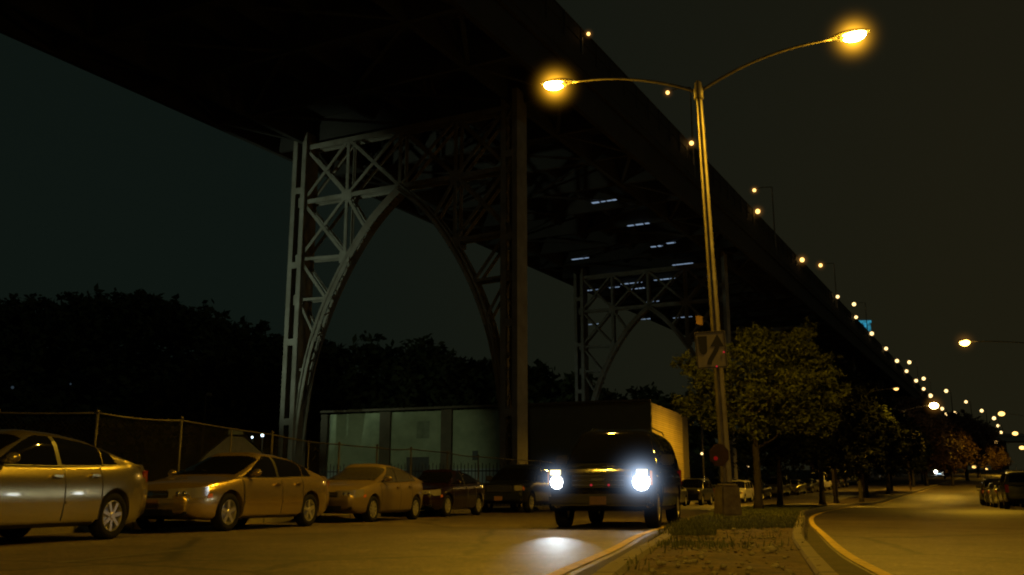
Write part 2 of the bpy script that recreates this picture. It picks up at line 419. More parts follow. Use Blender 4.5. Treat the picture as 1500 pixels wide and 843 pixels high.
# ------------------------------------------------------------------ vehicles
def clamp(v, a, b): return max(a, min(b, v))
GT = [(0., .86), (.05, .93), (.14, .965), (.3, .985), (.45, 1.), (.62, .998), (.78, .985), (.88, .965), (.95, .935), (1., .895)]
gt = interp(GT)
class Car:
    def __init__(s, L, W, zs, zt, gx, z0=.2, fr=.17, rr=.2, tum=.26, e=.42, wb=.885, crown=.05, endpow=3.):
        s.L, s.W = L, W/2; s.zs = interp(zs); s.zt = interp(zt); s.gx = gx; s.z0 = z0; s.fr = fr; s.rr = rr; s.tum = tum; s.e = e; s.wb = wb; s.crown = crown; s.ep = endpow
    def wx(s, x):
        h = s.L/2; k = s.fr if x > 0 else s.rr; t = clamp((abs(x)-h*.52)/(h*.48), 0, 1)
        return s.W*(1-k*t**s.ep)
    def body(s, x, t, sgn=1, off=0.):
        W = s.wx(x)+off; h = s.L/2
        zlo = s.z0 + (.10*clamp((abs(x)-h+.5)/.5, 0, 1)**2)
        z = zlo+(s.zs(x)-zlo)*t
        q = clamp((abs(x)-h*.86)/(h*.14), 0, 1)
        bul = gt(t)
        return Vector((x, sgn*(W*bul), z))
    def endx(s, t, y, front=True):
        pass
    def gh(s, x, th, off=0.):
        zs = s.zs(x)-.03; h = max(.001, s.zt(x)-zs)
        sn = max(0., math.sin(th))**s.e; cs = max(0., math.cos(th))**s.e
        z = zs+h*sn; w = s.wb*s.wx(clamp(x, -s.L*.3, s.L*.3))+.0
        y = (w-s.tum*(z-zs))*cs
        return Vector((x, y, z))
    def theta(s, x, z):
        zs = s.zs(x)-.03; h = max(.001, s.zt(x)-zs)
        return math.asin(clamp((z-zs)/h, 0, 1)**(1/s.e))
    def build_body(s, arches, wr, name='body'):
        mb = MB(); h = s.L/2; xs = []; n = 64
        for i in range(n+1):
            u = -1+2*i/n
            xs.append(h*math.copysign(abs(u)**.82, u))
        ts = [0, .02, .06, .14, .24, .36, .48, .6, .7, .8, .88, .94, .98, 1.]
        rows = []
        for x in xs:
            ring = []; ax = abs(x)
            for t in ts: ring.append(s.body(x, t))
            e_ = s.body(x, 1.); zt = e_.z
            for k in (.96, .86, .7, .45, .2, 0): ring.append(Vector((x, e_.y*k, zt+s.crown*(1-k**2.2)*(1 if ax < h-.25 else (h-ax)/.25))))
            full = [Vector((x, 0, ring[0].z))]+ring+[Vector((p.x, -p.y, p.z)) for p in ring[-2::-1]]
            rows.append(full)
        # rounded noses
        def cap(base, sg):
            out = []
            for k, (d, sc_) in enumerate(((.05, .975), (.085, .92), (.10, .84))):
                zc = (base[1].z+max(p.z for p in base))*.5
                out.append([Vector((p.x+sg*d, p.y*sc_, zc+(p.z-zc)*(sc_-.0))) for p in base])
            return out
        cf = cap(rows[-1], 1); cb = cap(rows[0], -1)
        rows = cb[::-1]+rows+cf
        n0 = 0; w = len(rows[0])
        for r in rows: mb.v += [tuple(p) for p in r]
        for i in range(len(rows)-1):
            for k in range(w):
                a = i*w+k; b = i*w+(k+1) % w
                mb.f.append((a, b, b+w, a+w))
        mb.f.append(tuple(range(w))[::-1]); mb.f.append(tuple((len(rows)-1)*w+k for k in range(w)))
        me = mb.mesh(name); bm = bmesh.new(); bm.from_mesh(me); bmesh.ops.remove_doubles(bm, verts=bm.verts, dist=1e-4); bmesh.ops.recalc_face_normals(bm, faces=bm.faces); bm.to_mesh(me); bm.free()
        o = bpy.data.objects.new('tmp', me); COL.objects.link(o)
        cm = MB()
        for ax in arches:
            for sg in (1, -1):
                n0 = len(cm.v); rr = wr+.055; yi, yo = sg*(s.W-.30), sg*(s.W+.2)
                for yy in (yi, yo):
                    for k in range(28):
                        a = 2*PI*k/28; cm.v.append((ax+rr*math.cos(a), yy, wr+.01+rr*math.sin(a)))
                for k in range(28): cm.f.append((n0+k, n0+(k+1) % 28, n0+28+(k+1) % 28, n0+28+k))
                cm.f.append(tuple(n0+k for k in range(28))); cm.f.append(tuple(n0+28+k for k in range(28))[::-1])
        cme = cm.mesh('cut'); bm = bmesh.new(); bm.from_mesh(cme); bmesh.ops.recalc_face_normals(bm, faces=bm.faces); bm.to_mesh(cme); bm.free()
        co = bpy.data.objects.new('cut', cme); COL.objects.link(co)
        md = o.modifiers.new('b', 'BOOLEAN'); md.object = co; md.operation = 'DIFFERENCE'; md.solver = 'EXACT'
        dg = bpy.context.evaluated_depsgraph_get(); dg.update()
        new = bpy.data.meshes.new_from_object(o.evaluated_get(dg)); new.name = name
        bpy.data.objects.remove(o); bpy.data.objects.remove(co)
        new.materials.clear()
        auto_smooth(new, 38)
        return new
    def gh_mesh(s):
        mb = MB(); a, b = s.gx; rows = []
        for i in range(61):
            x = a+(b-a)*i/60
            row = [s.gh(x, PI/2*k/14) for k in range(15)]
            rows.append(row+[Vector((p.x, -p.y, p.z)) for p in row[-2::-1]])
        mb.grid(rows); return mb
    def gpatch(s, mb, xs, zlo, zhi, sg=1, off=.006, nz=6):
        rows = []
        for x in xs:
            lo, hi = zlo(x), zhi(x); hi = max(hi, lo+.003)
            r = []
            for k in range(nz+1):
                z = lo+(hi-lo)*k/nz; p = s.gh(x, s.theta(x, z)); r.append(Vector((p.x, sg*(p.y+off), p.z)))
            rows.append(r)
        mb.grid(rows)
    def screen(s, mb, xs, th0, th1=None, off=.008):
        rows = []
        for x in xs:
            dz = s.zt(x+.02)-s.zt(x-.02); nx = -dz; nz = .04; l = math.hypot(nx, nz)
            r = []
            for k in range(17):
                th = th0+(PI-2*th0)*k/16
                p = s.gh(x, th if th <= PI/2 else PI-th); y = p.y if th <= PI/2 else -p.y
                r.append(Vector((p.x+off*nx/l, y, p.z+off*nz/l)))
            rows.append(r)
        mb.grid(rows)
    def bpatch(s, mb, x0, x1, t0, t1, sg=1, off=.004, nx=10, nt=8, thick=False):
        rows = []
        f = (lambda v: v) if callable(t0) else None
        for i in range(nx+1):
            x = x0+(x1-x0)*i/nx
            a = t0(x) if callable(t0) else t0; b = t1(x) if callable(t1) else t1
            rows.append([s.body(x, a+(b-a)*k/nt, sg, off) for k in range(nt+1)])
        mb.grid(rows)

def wheel(parent, x, y, r, sg, style=7, w=.21, rimm=None):
    t = MB(); prof = [(r*.66, sg*w*.42), (r*.80, sg*w*.5), (r*.93, sg*w*.47), (r*.995, sg*w*.36), (r, 0), (r*.995, -sg*w*.36), (r*.93, -sg*w*.47), (r*.66, -sg*w*.42)]
    t.lathe(prof, 32, 'Y')
    wh = t.build('wheel', M['tyre'], parent, smooth=True); wh.location = (x, y, r)
    q = MB(); ro = r*.67; f = sg*w*.40
    q.lathe([(ro, f), (ro*.93, f+sg*.004), (ro*.90, f-sg*.03), (ro*.88, -f*.6), (.001, -f*.6)], 32, 'Y')
    for k in range(style):
        a = 2*PI*k/style+.3; c, s_ = math.cos(a), math.sin(a)
        wd = ro*(.24 if style > 5 else .30)
        a0 = Vector((c*ro*.12, f-sg*.012, s_*ro*.12)); a1 = Vector((c*ro*.92, f-sg*.01, s_*ro*.92))
        q.bar(a0, a1, wd, .02, up=(0, 1, 0))
    q.lathe([(ro*.24, f-sg*.03), (ro*.24, f-sg*.002), (ro*.17, f+sg*.006), (.001, f+sg*.006)], 16, 'Y')
    q.build('rim', rimm or M['rim'], wh)
    return wh

def make_car(c, col, wheels, wr, style, name, det=True, kind='sedan', roofcol=None, shade_glass=None):
    """c: Car shape; wheels: (front x, rear x)"""
    root = empty(name)
    body = link('body', c.build_body(wheels, wr), col, root)
    gh = c.gh_mesh().build('cabin', col, root, smooth=True)
    return root

def sedan(name, col, L=4.7, W=1.8, H=1.44, wbase=2.72, style=7, foh=.92, belt=.93, nose=.66, tail=1.0, rimm=None, doors=True, wr=.32, hood=.85, glassm=None, molding=True, rounded=1.):
    h = L/2; xf = h-foh; xr = xf-wbase
    cowl = xf-.42; ra = xr+.52
    c = Car(L-.2, W,
            zs=[(-h+.1, tail-.10), (-h+.22, tail), (-h+.7, tail+.015), (ra-1.15, tail), (ra-.2, belt+.045), (0, belt+.01), (cowl, belt), (xf, hood+.02), (h-.5, hood-.05), (h-.2, nose+.04), (h-.1, nose-.03)],
            zt=[(ra-1.25, tail-.08), (ra-1.05, tail+.035), (ra-.55, H-.19), (ra-.1, H-.065), (ra+.55, H-.004), (max(ra+.85, cowl-1.25), H), (cowl-.78, H-.075), (cowl-.3, H-.30), (cowl+.12, belt+.02), (cowl+.2, belt-.06)],
            gx=(ra-1.22, cowl+.18), tum=.36)
    root = empty(name)
    gm = glassm or M['glass']
    link('body', c.build_body((xf, xr), wr), col, root)
    c.gh_mesh().build('cabin', col, root, smooth=True)
    bp = ra+.56; ap = cowl-.02; cp = ra-.62
    zlo = lambda x: c.zs(x)+.015
    zhi = lambda x: c.zt(x)-.085
    lim = lambda x: max(zlo(x), min(zhi(x), zhi(x)))
    for sg in (1, -1):
        # front and rear side windows
        def f_hi(x): return max(zlo(x)+.004, min(zhi(x), zlo(x)+max(0, (ap-x))*1.2))
        def r_hi(x): return max(zlo(x)+.004, min(zhi(x), zlo(x)+max(0, (x-cp))*1.5))
        for nm, a, b, fn in (('side_window', bp+.05, ap, f_hi), ('side_window', ra-.30, bp-.03, r_hi), ('quarter_window', cp, ra-.335, r_hi)):
            mb = MB(); c.gpatch(mb, [a+(b-a)*i/14 for i in range(15)], zlo, fn, sg); mb.build(nm, gm, root, smooth=True)
        # pillar trim
        mb = MB(); c.gpatch(mb, [bp-.03, bp+.01, bp+.05], zlo, zhi, sg, .004); mb.build('pillar_trim', M['trim'], root)
        # belt moulding
        mb = MB(); mb.tube([c.gh(x, c.theta(x, c.zs(x)+.005))*1.0+Vector((0, .006, 0)) if sg > 0 else Vector((x, -c.gh(x, c.theta(x, c.zs(x)+.005)).y-.006, c.zs(x)+.005)) for x in [cp+(ap+.1-cp)*i/16 for i in range(17)]], .009, 6)
        mb.build('belt_trim', M['trim'], root)
        # doors, seams seen as a 5 mm step
        if doors:
            for k, (a, b) in enumerate(((bp+.012, cowl+.02), (xr+.18+.16, bp-.012))):
                mb = MB()
                arc = (lambda x: .10) if k == 0 else (lambda x: .10+max(0., .55-(x-xr-.0)*.95 if x < xr+.58 else 0))
                c.bpatch(mb, a, b, .10, .955, sg, .006, 14, 10)
                d = mb.build('door', col, root, smooth=True)
                hx = a+.10; q = MB()
                p = c.body(hx+.06, .84, sg, .012)
                q.bar(p+Vector((-.09, sg*.02, 0)), p+Vector((.09, sg*.02, .002)), .035, .035)
                q.build('handle', col, d, bevel=.008)
                if molding:
                    q = MB(); c.bpatch(q, a+.01, b-.01, .37, .42, sg, .022, 10, 2); q.build('side_moulding', col, d, smooth=True)
            # seam lines
            for xx in (bp, cowl+.035, xr+.325):
                q = MB(); c.bpatch(q, xx-.011, xx+.011, .1, .96, sg, .0075, 1, 12); q.build('door_seam', M['trim'], root)
            q = MB(); c.bpatch(q, xr+.42, xf-.42, .0, .06, sg, .006, 10, 2); q.build('sill', M['trim'], root)
        # mirror
        q = MB(); p = c.body(cowl-.28, 1., sg); p.z = c.zs(cowl-.28)+.09
        q.ball((p.x, p.y+sg*.12, p.z), .085, 12, 8, (.7, 1.15, .78)); q.bar(p+Vector((0, -sg*.03, -.05)), p+Vector((0, sg*.08, -.02)), .06, .04)
        mr = q.build('mirror', col, root, smooth=True)
        # wheels
        for xw in (xf, xr): wheel(root, xw, sg*(W/2-.125), wr, sg, style, rimm=rimm)
        # headlights wrap round the corner
        q = MB(); rows = []
        hz0, hz1 = nose-.10, nose+.055
        for i in range(11):
            u = i/10
            if u < .5: x = h-.42+.30*(u/.5); y = c.wx(min(x, h-.1))*.985
            else: x = h-.12+.125*math.sin((u-.5)*PI); y = c.wx(h-.1)*.985-(u-.5)*2*.42
            zl = hz0+.02*(1-u); zh = hz1+.045*(1-u)
            rows.append([Vector((x+.006, sg*(y+.006), zl+(zh-zl)*k/4)) for k in range(5)])
        q.grid(rows); hl = q.build('headlight', M['lens'], root, smooth=True)
        q = MB()
        for yy in (.62, .50): q.ball((h-.0, sg*c.W*yy*1.18, (hz0+hz1)/2), .043, 10, 6, (.5, 1, 1))
        q.build('reflector', M['chrome'], hl, smooth=True)
        q = MB(); c.bpatch(q, h-.50, h-.40, .62, .74, sg, .008, 2, 2); q.build('marker_lamp', M['amber'], root)
        # tail lights
        q = MB(); rows = []
        for i in range(9):
            u = i/8
            if u < .5: x = -h+.34-.22*(u/.5); y = c.wx(max(x, -h+.1))*.975
            else: x = -h+.12-.12*math.sin((u-.5)*PI); y = c.wx(h-.1)*.965-(u-.5)*2*.30
            rows.append([Vector((x-.006, sg*(y+.006), tail-.25+.17*k/4)) for k in range(5)])
        q.grid(rows); q.build('tail_light', M['red'], root, smooth=True)
    q = MB(); c.screen(q, [cowl-.76+(.80)*i/14 for i in range(15)], .72); q.build('windscreen', gm, root, smooth=True)
    q = MB(); c.screen(q, [ra-1.02+(.80)*i/12 for i in range(13)], .72); q.build('rear_window', gm, root, smooth=True)
    q = MB(); q.box((h+.002, 0, nose-.03), (.05, .72, .12)); gr = q.build('grille', M['trim'], root, bevel=.015)
    q = MB(); q.box((h+.03, 0, nose-.03), (.01, .70, .018)); q.box((h+.032, 0, nose-.03), (.012, .12, .075)); q.build('badge_bar', M['chrome'], gr, bevel=.003)
    q = MB(); q.box((h-.02, 0, .34), (.06, .95, .12)); q.build('air_intake', M['trim'], root, bevel=.02)
    q = MB()
    for sg in (1, -1): q.box((h-.045, sg*.62, .33), (.06, .16, .09))
    q.build('fog_lamp_recess', M['trim'], root, bevel=.02)
    q = MB(); q.box((h+.015, 0, .47), (.012, .31, .15)); q.build('license_plate', M['plate'], root)
    q = MB(); q.box((-h-.01, 0, .62), (.012, .31, .15)); q.build('license_plate', M['plate'], root)
    q = MB()
    for yy in (.35, -.1): q.bar((cowl+.02, yy, c.zs(cowl)+.03), (cowl-.12, yy-.5, c.zt(cowl-.12)+.02), .012, .012)
    q.build('wiper', M['trim'], root)
    return root

def suv(name, col, L=5.1, W=2.0, H=1.9, wr=.39, style=6, hood=1.13, lit=False, rack=True, pickup=False, glassm=None, nose=1.0, cowlx=None, plate=None, rail=.62):
    h = L/2; xf = h-.92; xr = -h+1.1 if not pickup else -h+1.2
    cowl = cowlx if cowlx is not None else xf-.5; belt = hood+.05
    if pickup:
        gback = -.85; zt = [(gback-.06, belt-.02), (gback, belt+.30), (gback+.12, H-.03), (gback+.9, H), (cowl-.75, H-.06), (cowl-.3, H-.33), (cowl+.12, belt), (cowl+.2, belt-.1)]
    else:
        gback = -h+.14; zt = [(gback-.02, belt+.1), (gback+.12, H-.22), (gback+.32, H-.05), (gback+1.2, H), (cowl-1.0, H), (cowl-.5, H-.06), (cowl-.2, H-.35), (cowl+.12, belt), (cowl+.2, belt-.1)]
    c = Car(L-.2, W, zs=[(-h+.1, belt-.02), (-h+.3, belt), (0, belt), (cowl, belt), (xf, hood), (h-.35, hood-.03), (h-.18, nose+.08), (h-.1, nose+.02)],
            zt=zt, gx=(gback, cowl+.18), z0=.32, fr=.07, rr=.06, tum=.20, e=.3, wb=.93, crown=.05)
    gm = glassm or M['glass']
    root = empty(name)
    link('body', c.build_body((xf, xr), wr), col, root)
    c.gh_mesh().build('cabin', col, root, smooth=True)
    if not pickup:
        q = MB(); w_ = c.W*.90; q.quad((gback, -w_, belt-.02), (gback, w_, belt-.02), (gback, w_*.93, c.zt(gback)), (gback, -w_*.93, c.zt(gback))); q.build('tailgate', col, root)
        q = MB(); q.quad((gback-.02, -w_*.8, belt+.12), (gback-.02, w_*.8, belt+.12), (gback+.10, w_*.74, H-.2), (gback+.10, -w_*.74, H-.2)); q.build('rear_window', gm, root)
    zlo = lambda x: c.zs(x)+.02
    zhi = lambda x: c.zt(x)-.12
    ap = cowl-.02; spans = []
    rear = gback+.25; seg = ((rear+.02, rear+.85), (rear+.95, rear+1.85), (rear+1.93, ap)) if not pickup else ((gback+.15, gback+.95), (gback+1.05, ap))
    for sg in (1, -1):
        for a, b in seg:
            mb = MB(); fn = lambda x: max(zlo(x)+.004, min(zhi(x), zlo(x)+max(0, ap-x)*1.35)); c.gpatch(mb, [a+(b-a)*i/10 for i in range(11)], zlo, fn, sg); mb.build('side_window', gm, root, smooth=True)
        dx = (rear+.9, rear+1.9, cowl+.02) if not pickup else (gback+.1, gback+1.0, cowl+.02)
        for a, b in ((dx[0]+.012, dx[1]-.012), (dx[1]+.012, dx[2])):
            mb = MB(); c.bpatch(mb, a, b, .12, .95, sg, .006, 10, 8); d = mb.build('door', col, root, smooth=True)
            q = MB(); p = c.body(a+.14, .8, sg, .02); q.bar(p+Vector((-.09, sg*.015, 0)), p+Vector((.09, sg*.015, 0)), .04, .04); q.build('handle', M['chrome'], d, bevel=.008)
        q = MB(); c.bpatch(q, xr+.5, xf-.5, .0, .08, sg, .02, 8, 2); q.build('running_board', M['trim'], root)
        q = MB(); p = c.body(cowl-.25, 1., sg); p.z = belt+.13
        q.box((p.x, p.y+sg*.17, p.z), (.12, .26, .2)); q.bar(p+Vector((0, -sg*.05, -.06)), p+Vector((0, sg*.08, -.03)), .06, .05)
        q.build('mirror', M['trim'], root, bevel=.03)
        for xw in (xf, xr): wheel(root, xw, sg*(W/2-.15), wr, sg, style, w=.26)
        if not lit:
            q = MB(); q.box((h-.0, sg*(W/2-.24), nose-.10), (.07, .30, .20)); q.build('headlight', M['lens'], root, bevel=.02)
            q = MB(); q.box((h-.16, sg*(W/2-.075), nose-.12), (.16, .04, .14)); q.build('marker_lamp', M['amber'], root, bevel=.01)
        q = MB(); q.box((-h-.0, sg*(W/2-.14), belt-.16), (.06, .16, .36)); q.build('tail_light', M['red'], root, bevel=.015)
        if rack and not pickup:
            q = MB(); q.tube([(rear+.1, sg*c.W*rail, H-.0), (rear+.3, sg*c.W*rail, H+.05), (cowl-1.3, sg*c.W*rail, H+.05), (cowl-1.1, sg*c.W*rail, H-.01)], .018, 8); q.build('roof_rail', M['chrome'], root)
    q = MB(); c.screen(q, [cowl-.50+(.56)*i/14 for i in range(15)], .50); q.build('windscreen', gm, root, smooth=True)
    q = MB(); q.box((h+.01, 0, nose-.12), (.06, W*.50, .26)); gr = q.build('grille', M['trim'], root, bevel=.02)
    q = MB()
    for k in range(3): q.box((h+.045, 0, nose-.03-.085*k), (.012, W*.48, .016))
    q.build('grille_bar', M['chrome'], gr, bevel=.004)
    q = MB(); q.box((h+.02, 0, .53), (.16, W*.93, .22)); bu = q.build('bumper', M['trim'] if lit else col, root, bevel=.05)
    q = MB(); q.box((h+.108, 0, .52), (.012, .31, .15)); q.build('license_plate', plate or M['plate'], bu)
    if pickup:
        q = MB(); q.box((-h+.98, 0, belt+.062), (1.7, W*.82, .012)); q.build('bed_cover', M['trim'], root)
    return root

def aim(f, y, side, rev=True):
    """position and heading on the road: facing the camera end"""
    s = slope_of(f, y)
    return math.atan2(-1, -s) if rev else math.atan2(1, s)

def put(root, x, y, rz, z=None):
    s = terr(y+2)-terr(y-2)
    root.location = (x, y, terr(y) if z is None else z)
    up = math.atan(s/4)
    root.rotation_euler = (0, up if math.sin(rz) < 0 else -up, rz)
    return root
def park_left(root, y, off, W=1.8):
    s = slope_of(PL, y); n = math.hypot(1, s)
    # outer side on PL (offset to the kerb side by half a width)
    x = PL(y)-(W/2+off)/1*(1/n); yy = y+(W/2+off)*s/n
    return put(root, x, yy, math.atan2(-1, -s))

# near parked cars
c1 = sedan('parked_car', P['silver'], L=4.86, W=1.79, H=1.47, wbase=2.8, style=7, belt=.97, tail=1.06, nose=.70, wr=.325, foh=1.0)
tag(c1, 'silver sedan cut by the left photo edge, rounded tail and one alloy wheel showing', 'car', 'cars parked along the left kerb')
c1.location = (-7.05, 12.62, 0); c1.rotation_euler = (0, 0, math.atan2(-1, -.25))
c2 = sedan('parked_car', P['beige'], L=4.84, W=1.82, H=1.43, wbase=2.72, style=5, belt=.93, tail=1.0, nose=.66, wr=.325, foh=1.0)
tag(c2, 'champagne sedan with five spoke wheels parked right behind the silver one, round mirror catching light', 'car', 'cars parked along the left kerb')
c3 = sedan('parked_car', P['sand'], L=4.45, W=1.74, H=1.40, wbase=2.62, style=9, belt=.92, tail=.99, nose=.66, wr=.30, molding=False, glassm=mat('dusty_glass', (.05, .045, .035), .25, 0, coat=.8))
tag(c3, 'dusty sand coloured compact sedan, third car from the left, with hazy windscreen', 'car', 'cars parked along the left kerb')
c4 = sedan('parked_car', P['maroon'], L=4.6, W=1.78, H=1.42, wbase=2.65, style=7, belt=.93, tail=1.0, nose=.70, molding=False)
tag(c4, 'dark maroon sedan with a bright oval headlamp, fourth car from the left', 'car', 'cars parked along the left kerb')
def place_side(root, mx, my, s, W, cx_=0.):
    """(mx,my) = midpoint between the outer wheels' ground contacts, s = dx/dy"""
    n = math.hypot(1, s); d = Vector((-s/n, -1/n)); side = Vector((-1/n, s/n))
    p = Vector((mx, my))+side*(W/2)-d*cx_
    root.location = (p.x, p.y, terr(p.y)); root.rotation_euler = (0, 0, math.atan2(d.y, d.x))
# wheelbase centre offset along the car: xf=(h-foh), mid=xf-wbase/2
place_side(c1, -5.99, 12.62, .25, 1.79, (2.43-1.0)-1.4)
place_side(c2, -4.49, 18.5, .34, 1.82, (2.42-1.0)-1.36)
place_side(c3, -2.86, 24.4, .30, 1.74, (2.225-.92)-1.31)
place_side(c4, -1.45, 30.3, .33, 1.78, (2.3-.92)-1.325)
c5 = suv('parked_pickup', P['navy'], L=5.3, W=1.95, H=1.82, pickup=True, hood=1.08, nose=.98, wr=.37, style=6)
tag(c5, 'dark navy pickup with a front plate, fifth in the left row, behind the maroon sedan', 'pickup truck', 'cars parked along the left kerb')
place_side(c5, 1.35, 37.9, .36, 1.95, 0)

# the oncoming utility vehicle
veh = suv('oncoming_suv', mat('suv_gloss_black', (.004, .005, .008), .13, 0., 0., spec=.35), L=5.2, W=2.04, H=1.98, hood=1.14, nose=1.0, lit=True, wr=.39)
tag(veh, 'large black SUV driving towards the camera with both headlights shining', 'SUV')
sv = .29; n_ = math.hypot(1, sv); d_ = Vector((-sv/n_, -1/n_))
fc = Vector((1.63, 18.25)); ctr = fc-d_*2.55
veh.location = (ctr.x, ctr.y, 0); veh.rotation_euler = (0, 0, math.atan2(d_.y, d_.x))
for sg in (1, -1):
    hl = MB(); hl.box((2.585, sg*.80, .92), (.08, .32, .34)); H_ = hl.build('headlight', M['trim'], veh, bevel=.03)
    b = MB(); b.lathe([(.001, .052), (.06, .05), (.115*(1.25 if sg > 0 else 1), .035), (.13*(1.25 if sg > 0 else 1), .0)], 24, 'X', (2.60, sg*.80, .86)); b.build('bulb', E_HEAD, H_, smooth=True)
    t = MB(); t.box((2.632, sg*.82, 1.035), (.012, .20, .09)); t.build('turn_lamp', E_HEADY, H_, bevel=.003)
    t = MB(); t.box((2.50, sg*.965, .93), (.16, .03, .26)); t.build('side_marker', E_AMB, H_, bevel=.006)
    gl = MB(); gl.ball((0, 0, 0), 1., 20, 12)
    go = gl.build('glow', glow_mat('headlight_halo', (.55, .72, 1.), 14. if sg > 0 else 5., 16. if sg > 0 else 13.), veh); go.location = (2.75, sg*.80, .90); go.scale = ((1.7 if sg > 0 else 1.2),)*3  # headlight glare put in as an emissive ball
    ld = bpy.data.lights.new('headlight_beam', 'SPOT'); ld.energy = 330 if sg < 0 else 14; ld.color = (.80, .92, 1.); ld.spot_size = R(11 if sg < 0 else 18); ld.spot_blend = 1.; ld.shadow_soft_size = .06
    lo = bpy.data.objects.new('headlight_beam', ld); COL.objects.link(lo); lo.parent = H_
    lo.location = (2.72, sg*.80, .86)
    rot_ = Matrix.Rotation(-veh.rotation_euler.z, 3, 'Z'); tg = rot_ @ (Vector(((.56, 12.6, 0) if sg < 0 else (2.0, 12.5, 0)))-veh.location)
    lo.rotation_euler = (tg-Vector(lo.location)).to_track_quat('-Z', 'Y').to_euler()
q = MB()
for yy in (.2, -.13): q.ball((2.66, yy, .80), .022, 8, 5)
q.build('red_glow_spot', emis('red_glint', (1., .05, .08), .35), veh)  # red reflections on the grille put in as emissive spots
q = MB(); q.box((2.663, -.0, .90), (.012, .26, .05)); q.build('badge', M['chrome'], veh, bevel=.01)

# small far cars: one of each kind, then copies
proto = {}
def proto_car(key):
    if key in proto: return copy_tree(proto[key])
    k, colr = key
    if k == 'sedan': o = sedan('parked_car', P[colr], molding=False, doors=True)
    elif k == 'suv': o = suv('parked_car', P[colr], L=4.7, W=1.85, H=1.76, hood=1.05, nose=.95, wr=.36)
    elif k == 'van': o = suv('parked_van', P[colr], L=5.0, W=1.95, H=1.98, hood=1.06, nose=.92, wr=.34, rack=False, cowlx=1.62)
    proto[key] = o
    return o
rowL = [
    (45.5, ('suv', 'navy'), 'dark SUV in the left row hidden mostly behind the oncoming SUV'),
    (52.5, ('sedan', 'grey'), 'grey sedan in the left row in front of the lit yellow wall'),
    (59.0, ('sedan', 'black'), 'black sedan by the lit wall corner, small lamp glints on its nose'),
    (65.5, ('suv', 'black'), 'black SUV parked just left of the lamp post pedestal'),
    (72.0, ('sedan', 'navy'), 'dark sedan with glinting headlamp seen right of the lamp post pedestal'),
    (79.5, ('suv', 'white'), 'white SUV parked between the lamp post and the first median tree'),
    (85.5, ('sedan', 'black'), 'black sedan parked next after the white SUV, seen between tree trunks'),
    (91.5, ('suv', 'grey'), 'grey SUV parked two places after the white SUV'),
    (97.0, ('sedan', 'tan'), 'tan sedan parked just before the white van'),
    (102.0, ('sedan', 'navy'), 'dark blue sedan parked close in front of the white van'),
    (107.5, ('van', 'white'), 'white van parked in the far left row under the viaduct column'),
    (113.5, ('sedan', 'maroon'), 'dark maroon car parked next after the white van'),
    (119.0, ('suv', 'navy'), 'dark SUV parked in front of the box truck'),
    (139.5, ('suv', 'black'), 'black SUV parked next after the box truck'),
    (146.0, ('sedan', 'tan'), 'tan car parked second after the box truck'),
    (152.5, ('sedan', 'grey'), 'grey car at the far end of the left parked row'),
]
for y, key, lab in rowL:
    o = proto_car(key); park_left(o, y, .0, 1.8); tag(o, lab, 'van' if key[0] == 'van' else 'car', 'cars parked along the left kerb')
rowR = [
    (46.8, ('suv', 'navy'), 'dark blue car at the front of the right hand parked row'),
    (53.2, ('sedan', 'grey'), 'grey sedan second in the right hand parked row'),
    (59.4, ('sedan', 'black'), 'black sedan third in the right hand parked row'),
    (65.8, ('suv', 'black'), 'black SUV fourth in the right hand parked row'),
    (72.4, ('sedan', 'tan'), 'tan car at the far end of the right hand parked row'),
]
for y, key, lab in rowR:
    o = proto_car(key); s = slope_of(YR, y); put(o, YR(y)+8.75, y, math.atan2(1, s)); tag(o, lab, 'car', 'cars parked along the right kerb')
# the far oncoming car on the left road
o = proto_car(('sedan', 'grey')); o.name = 'oncoming_car'
if 'group' in o: del o['group']
y = 200.; s = slope_of(KL, y); put(o, KL(y)-2.3, y, math.atan2(-1, -s)); tag(o, 'distant oncoming car with two small white headlights on the left road', 'car')
for sg in (1, -1):
    q = MB(); q.ball((2.42, sg*.66, .68), .36, 10, 6, (.4, 1, 1)); q.build('headlight_lit', E_HEAD and emis('far_headlight', (1., .93, .72), 7), o)
q = MB(); q.box((2.45, -.1, .25), (.05, 1.1, .16)); q.build('fog_light_lit', emis('far_foglight', (.6, .85, 1.), 2.), o)

# box truck
tr = empty('box_truck')
q = MB(); q.box((-1.1, 0, 2.05), (4.9, 2.3, 2.3)); q.build('cargo_box', P['white'], tr, bevel=.04)
q = MB()
prof = [(1.4, .6), (3.15, .6), (3.2, 1.15), (3.0, 1.35), (2.55, 2.25), (2.35, 2.35), (1.4, 2.35)]
for yy in (-1.0, 1.0): q.v += [(a, yy, b) for a, b in prof]
q.f += [tuple(range(7))[::-1], tuple(range(7, 14))]+[(k, (k+1) % 7, 7+(k+1) % 7, 7+k) for k in range(7)]
q.build('cab', P['white'], tr, bevel=.04)
q = MB(); q.quad((3.02, -.86, 1.36), (3.02, .86, 1.36), (2.58, .8, 2.22), (2.58, -.8, 2.22)); ww = q.build('windscreen', M['glass'], tr); ww.location = (.02, 0, .01)
for sg in (1, -1):
    q = MB(); q.quad((1.75, sg*1.012, 1.4), (2.85, sg*1.012, 1.4), (2.5, sg*1.012, 2.15), (1.75, sg*1.012, 2.15)); q.build('side_window', M['glass'], tr)
    q = MB(); q.box((3.2, sg*.8, .95), (.06, .24, .16)); q.build('headlight', M['lens'], tr, bevel=.01)
    q = MB(); q.box((2.7, sg*1.2, 1.75), (.08, .18, .36)); q.build('mirror', M['trim'], tr, bevel=.02)
    for xx in (2.4, -2.2): wheel(tr, xx, sg*.93, .42, sg, 6, .26)
q = MB(); q.box((3.2, 0, .62), (.16, 2.0, .26)); q.build('bumper', M['trim'], tr, bevel=.02)
